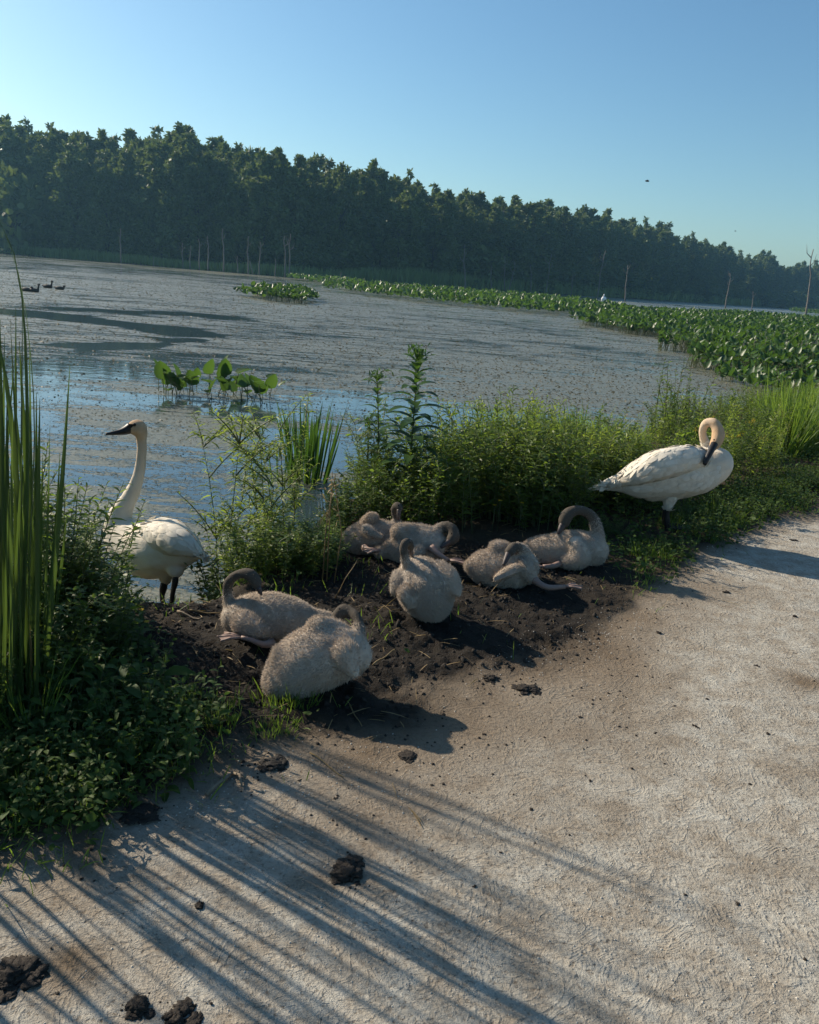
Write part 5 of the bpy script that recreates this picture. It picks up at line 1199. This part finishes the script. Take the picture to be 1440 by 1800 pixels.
lumpy('mud_clod', 480, 1345, 26, 'dark lump of mud at the path edge above the twig', 'clod', nb=7, flat=.3, mat='near_black')
lumpy('mud_clod', 240, 1430, 36, 'broad dark clod under the low weeds at the path edge', 'clod', nb=7, flat=.3, mat='near_black')
for k, (a, b, r) in enumerate([(940, 1118, 7), (925, 1158, 5), (902, 1171, 5), (957, 1163, 4), (1158, 1112, 7), (1222, 1277, 6), (1243, 1230, 5), (851, 1291, 5), (1150, 1288, 5), (1118, 1292, 5), (1317, 1377, 6), (933, 1425, 6), (590, 1405, 5), (1398, 1085, 7), (1276, 1042, 9), (1050, 1135, 4), (1330, 1171, 5), (1297, 1590, 6), (1205, 1575, 5), (835, 1560, 5), (1038, 1372, 5), (760, 1380, 5), (1020, 1260, 5), (527, 1372, 5), (1395, 950, 8), (880, 1500, 4), (1350, 1290, 5), (1185, 1240, 4), (980, 1076, 6), (1090, 1042, 6), (1120, 1188, 4), (1010, 1090, 5)]):
    lumpy('clod', a, b, r * .72, 'small dark crumb of soil lying on the pale path', 'clod', 'small clods on the path', nb=3)
lumpy('black_lump', 334, 1052, 24, 'black lump at the water edge beside the left swan legs', 'clod', nb=9, flat=1.1, mat='near_black')  # near-black lump set at the water edge by the swan's legs
for k, (pts, r, lab) in enumerate([([(363, 1402), (400, 1368), (412, 1360), (432, 1372)], .007, 'forked pale twig at the path edge under the weeds'), ([(305, 1355), (362, 1310)], .003, 'straight thin pale stalk lying on the low weeds'), ([(312, 1086), (340, 1094), (356, 1098)], .006, 'pale stick by the water edge between swan and cygnet'), ([(330, 1083), (392, 1088)], .004, 'thin straw lying in front of the looped-neck cygnet'), ([(545, 1325), (580, 1350), (604, 1370)], .003, 'curved dry stem lying on the path below the mud'), ([(588, 1055), (606, 1020), (628, 985)], .003, 'bare thin stem leaning over the mud beside the weeds'), ([(655, 1180), (694, 1146)], .004, 'short straw beside the large front cygnet'), ([(610, 1240), (636, 1282)], .003, 'pale straw on the shaded ground under the large front cygnet')]):
    P = np.array([gp(a, b) for a, b in pts]); zz = height(P[:, 0], P[:, 1]); P[:, 2] = zz + r + .004
    if k == 5: P = np.array([gp(588, 1055), at(606, 1020, 3.75), at(628, 985, 3.85)])
    og = P[0].copy(); root = empty('twig', og, lab, 'twig'); g = Geo(); A = catmull(np.c_[P, np.full(len(P), r)], .03)
    A[:, 2] += .004 * np.sin(np.arange(len(A)) * 1.3); tube(g, A[:, :3] - og, r * np.linspace(1, .6, len(A)), 6); g.obj('stick', M['twig'] if k in (0, 2) else M['dry'], root)
    if k == 0:
        q = A[len(A) // 2, :3] - og; g = Geo(); tube(g, np.array([q, q + [.03, -.02, .01], q + [.05, -.07, 0]]), [.006, .005, .003], 5); g.obj('fork', M['twig'], root)
# yellow flowers low in the weeds
for k, (a, b, Yp) in enumerate([(918, 884, 5.15), (880, 880, 5.15), (870, 888, 5.12), (250, 1085, 3.4), (258, 1108, 3.3), (256, 1202, 2.8)]):
    p = at(a, b, Yp); z = h1(p[0], p[1]); root = empty('yellow_flower', (p[0], p[1], z), 'small yellow flower low in the weeds beside the mud', 'flower', 'small yellow flowers by the mud')
    hh = max(.05, p[2] - z); g = Geo(); tube(g, np.array([(0, 0, -.01), (0, 0, hh)]), .0025, 4); g.obj('stem', M['stem'], root)
    g = Geo(); n = 9; aa = np.arange(n) * .7; leaves(g, np.tile([0, 0, hh], (n, 1)), np.stack([np.cos(aa), np.sin(aa), .4 + 0 * aa], -1), .016, .009, 2, .2, None, 'oval', rng.random(n)); g.obj('petals', M['yellow'], root)
# pale flower spikes over the leaf bed
for k in range(40):
    p = gp(rng.uniform(1300, 1445), rng.uniform(612, 650), WATER); g = Geo(); root = empty('flower_spike', (p[0], p[1], WATER), 'thin pale flower spike standing above the large leaf bed', 'plant', 'flower spikes over the leaf bed')
    hh = rng.uniform(.7, 1.0); tube(g, np.array([(0, 0, -.1), (0, .01, hh * .8)]), .006, 4); g.obj('stem', M['stem'], root)
    g = Geo(); n = 24; leaves(g, np.c_[rng.normal(0, .012, (n, 2)), hh * .72 + rng.random(n) * .16], norm(rng.normal(0, 1, (n, 3))), .03, .02, 1, 0, None, 'oval', rng.random(n)); g.obj('flowers', M['purple'], root)

# ------------------------------------------------------------------ the air between here and the far wood
hz = bpy.data.materials.new('haze_air'); hz.use_nodes = True; nt = hz.node_tree; nt.nodes.clear()
pv = nt.nodes.new('ShaderNodeVolumePrincipled'); pv.inputs['Color'].default_value = (0.32, 0.68, 1.0, 1); pv.inputs['Density'].default_value = 0.00034; pv.inputs['Anisotropy'].default_value = 0.35
out = nt.nodes.new('ShaderNodeOutputMaterial'); nt.links.new(pv.outputs[0], out.inputs['Volume'])
g = Geo(); bx0, bx1, by0, by1, bz0, bz1 = -1600, 2600, -70, 2600, -2.2, 34
v = [(x, y, z) for z in (bz0, bz1) for y in (by0, by1) for x in (bx0, bx1)]
g.add(v, [(0, 2, 3, 1), (4, 5, 7, 6), (0, 1, 5, 4), (2, 6, 7, 3), (0, 4, 6, 2), (1, 3, 7, 5)])
tag(g.obj('haze', hz, smoothed=False), kind='stuff')
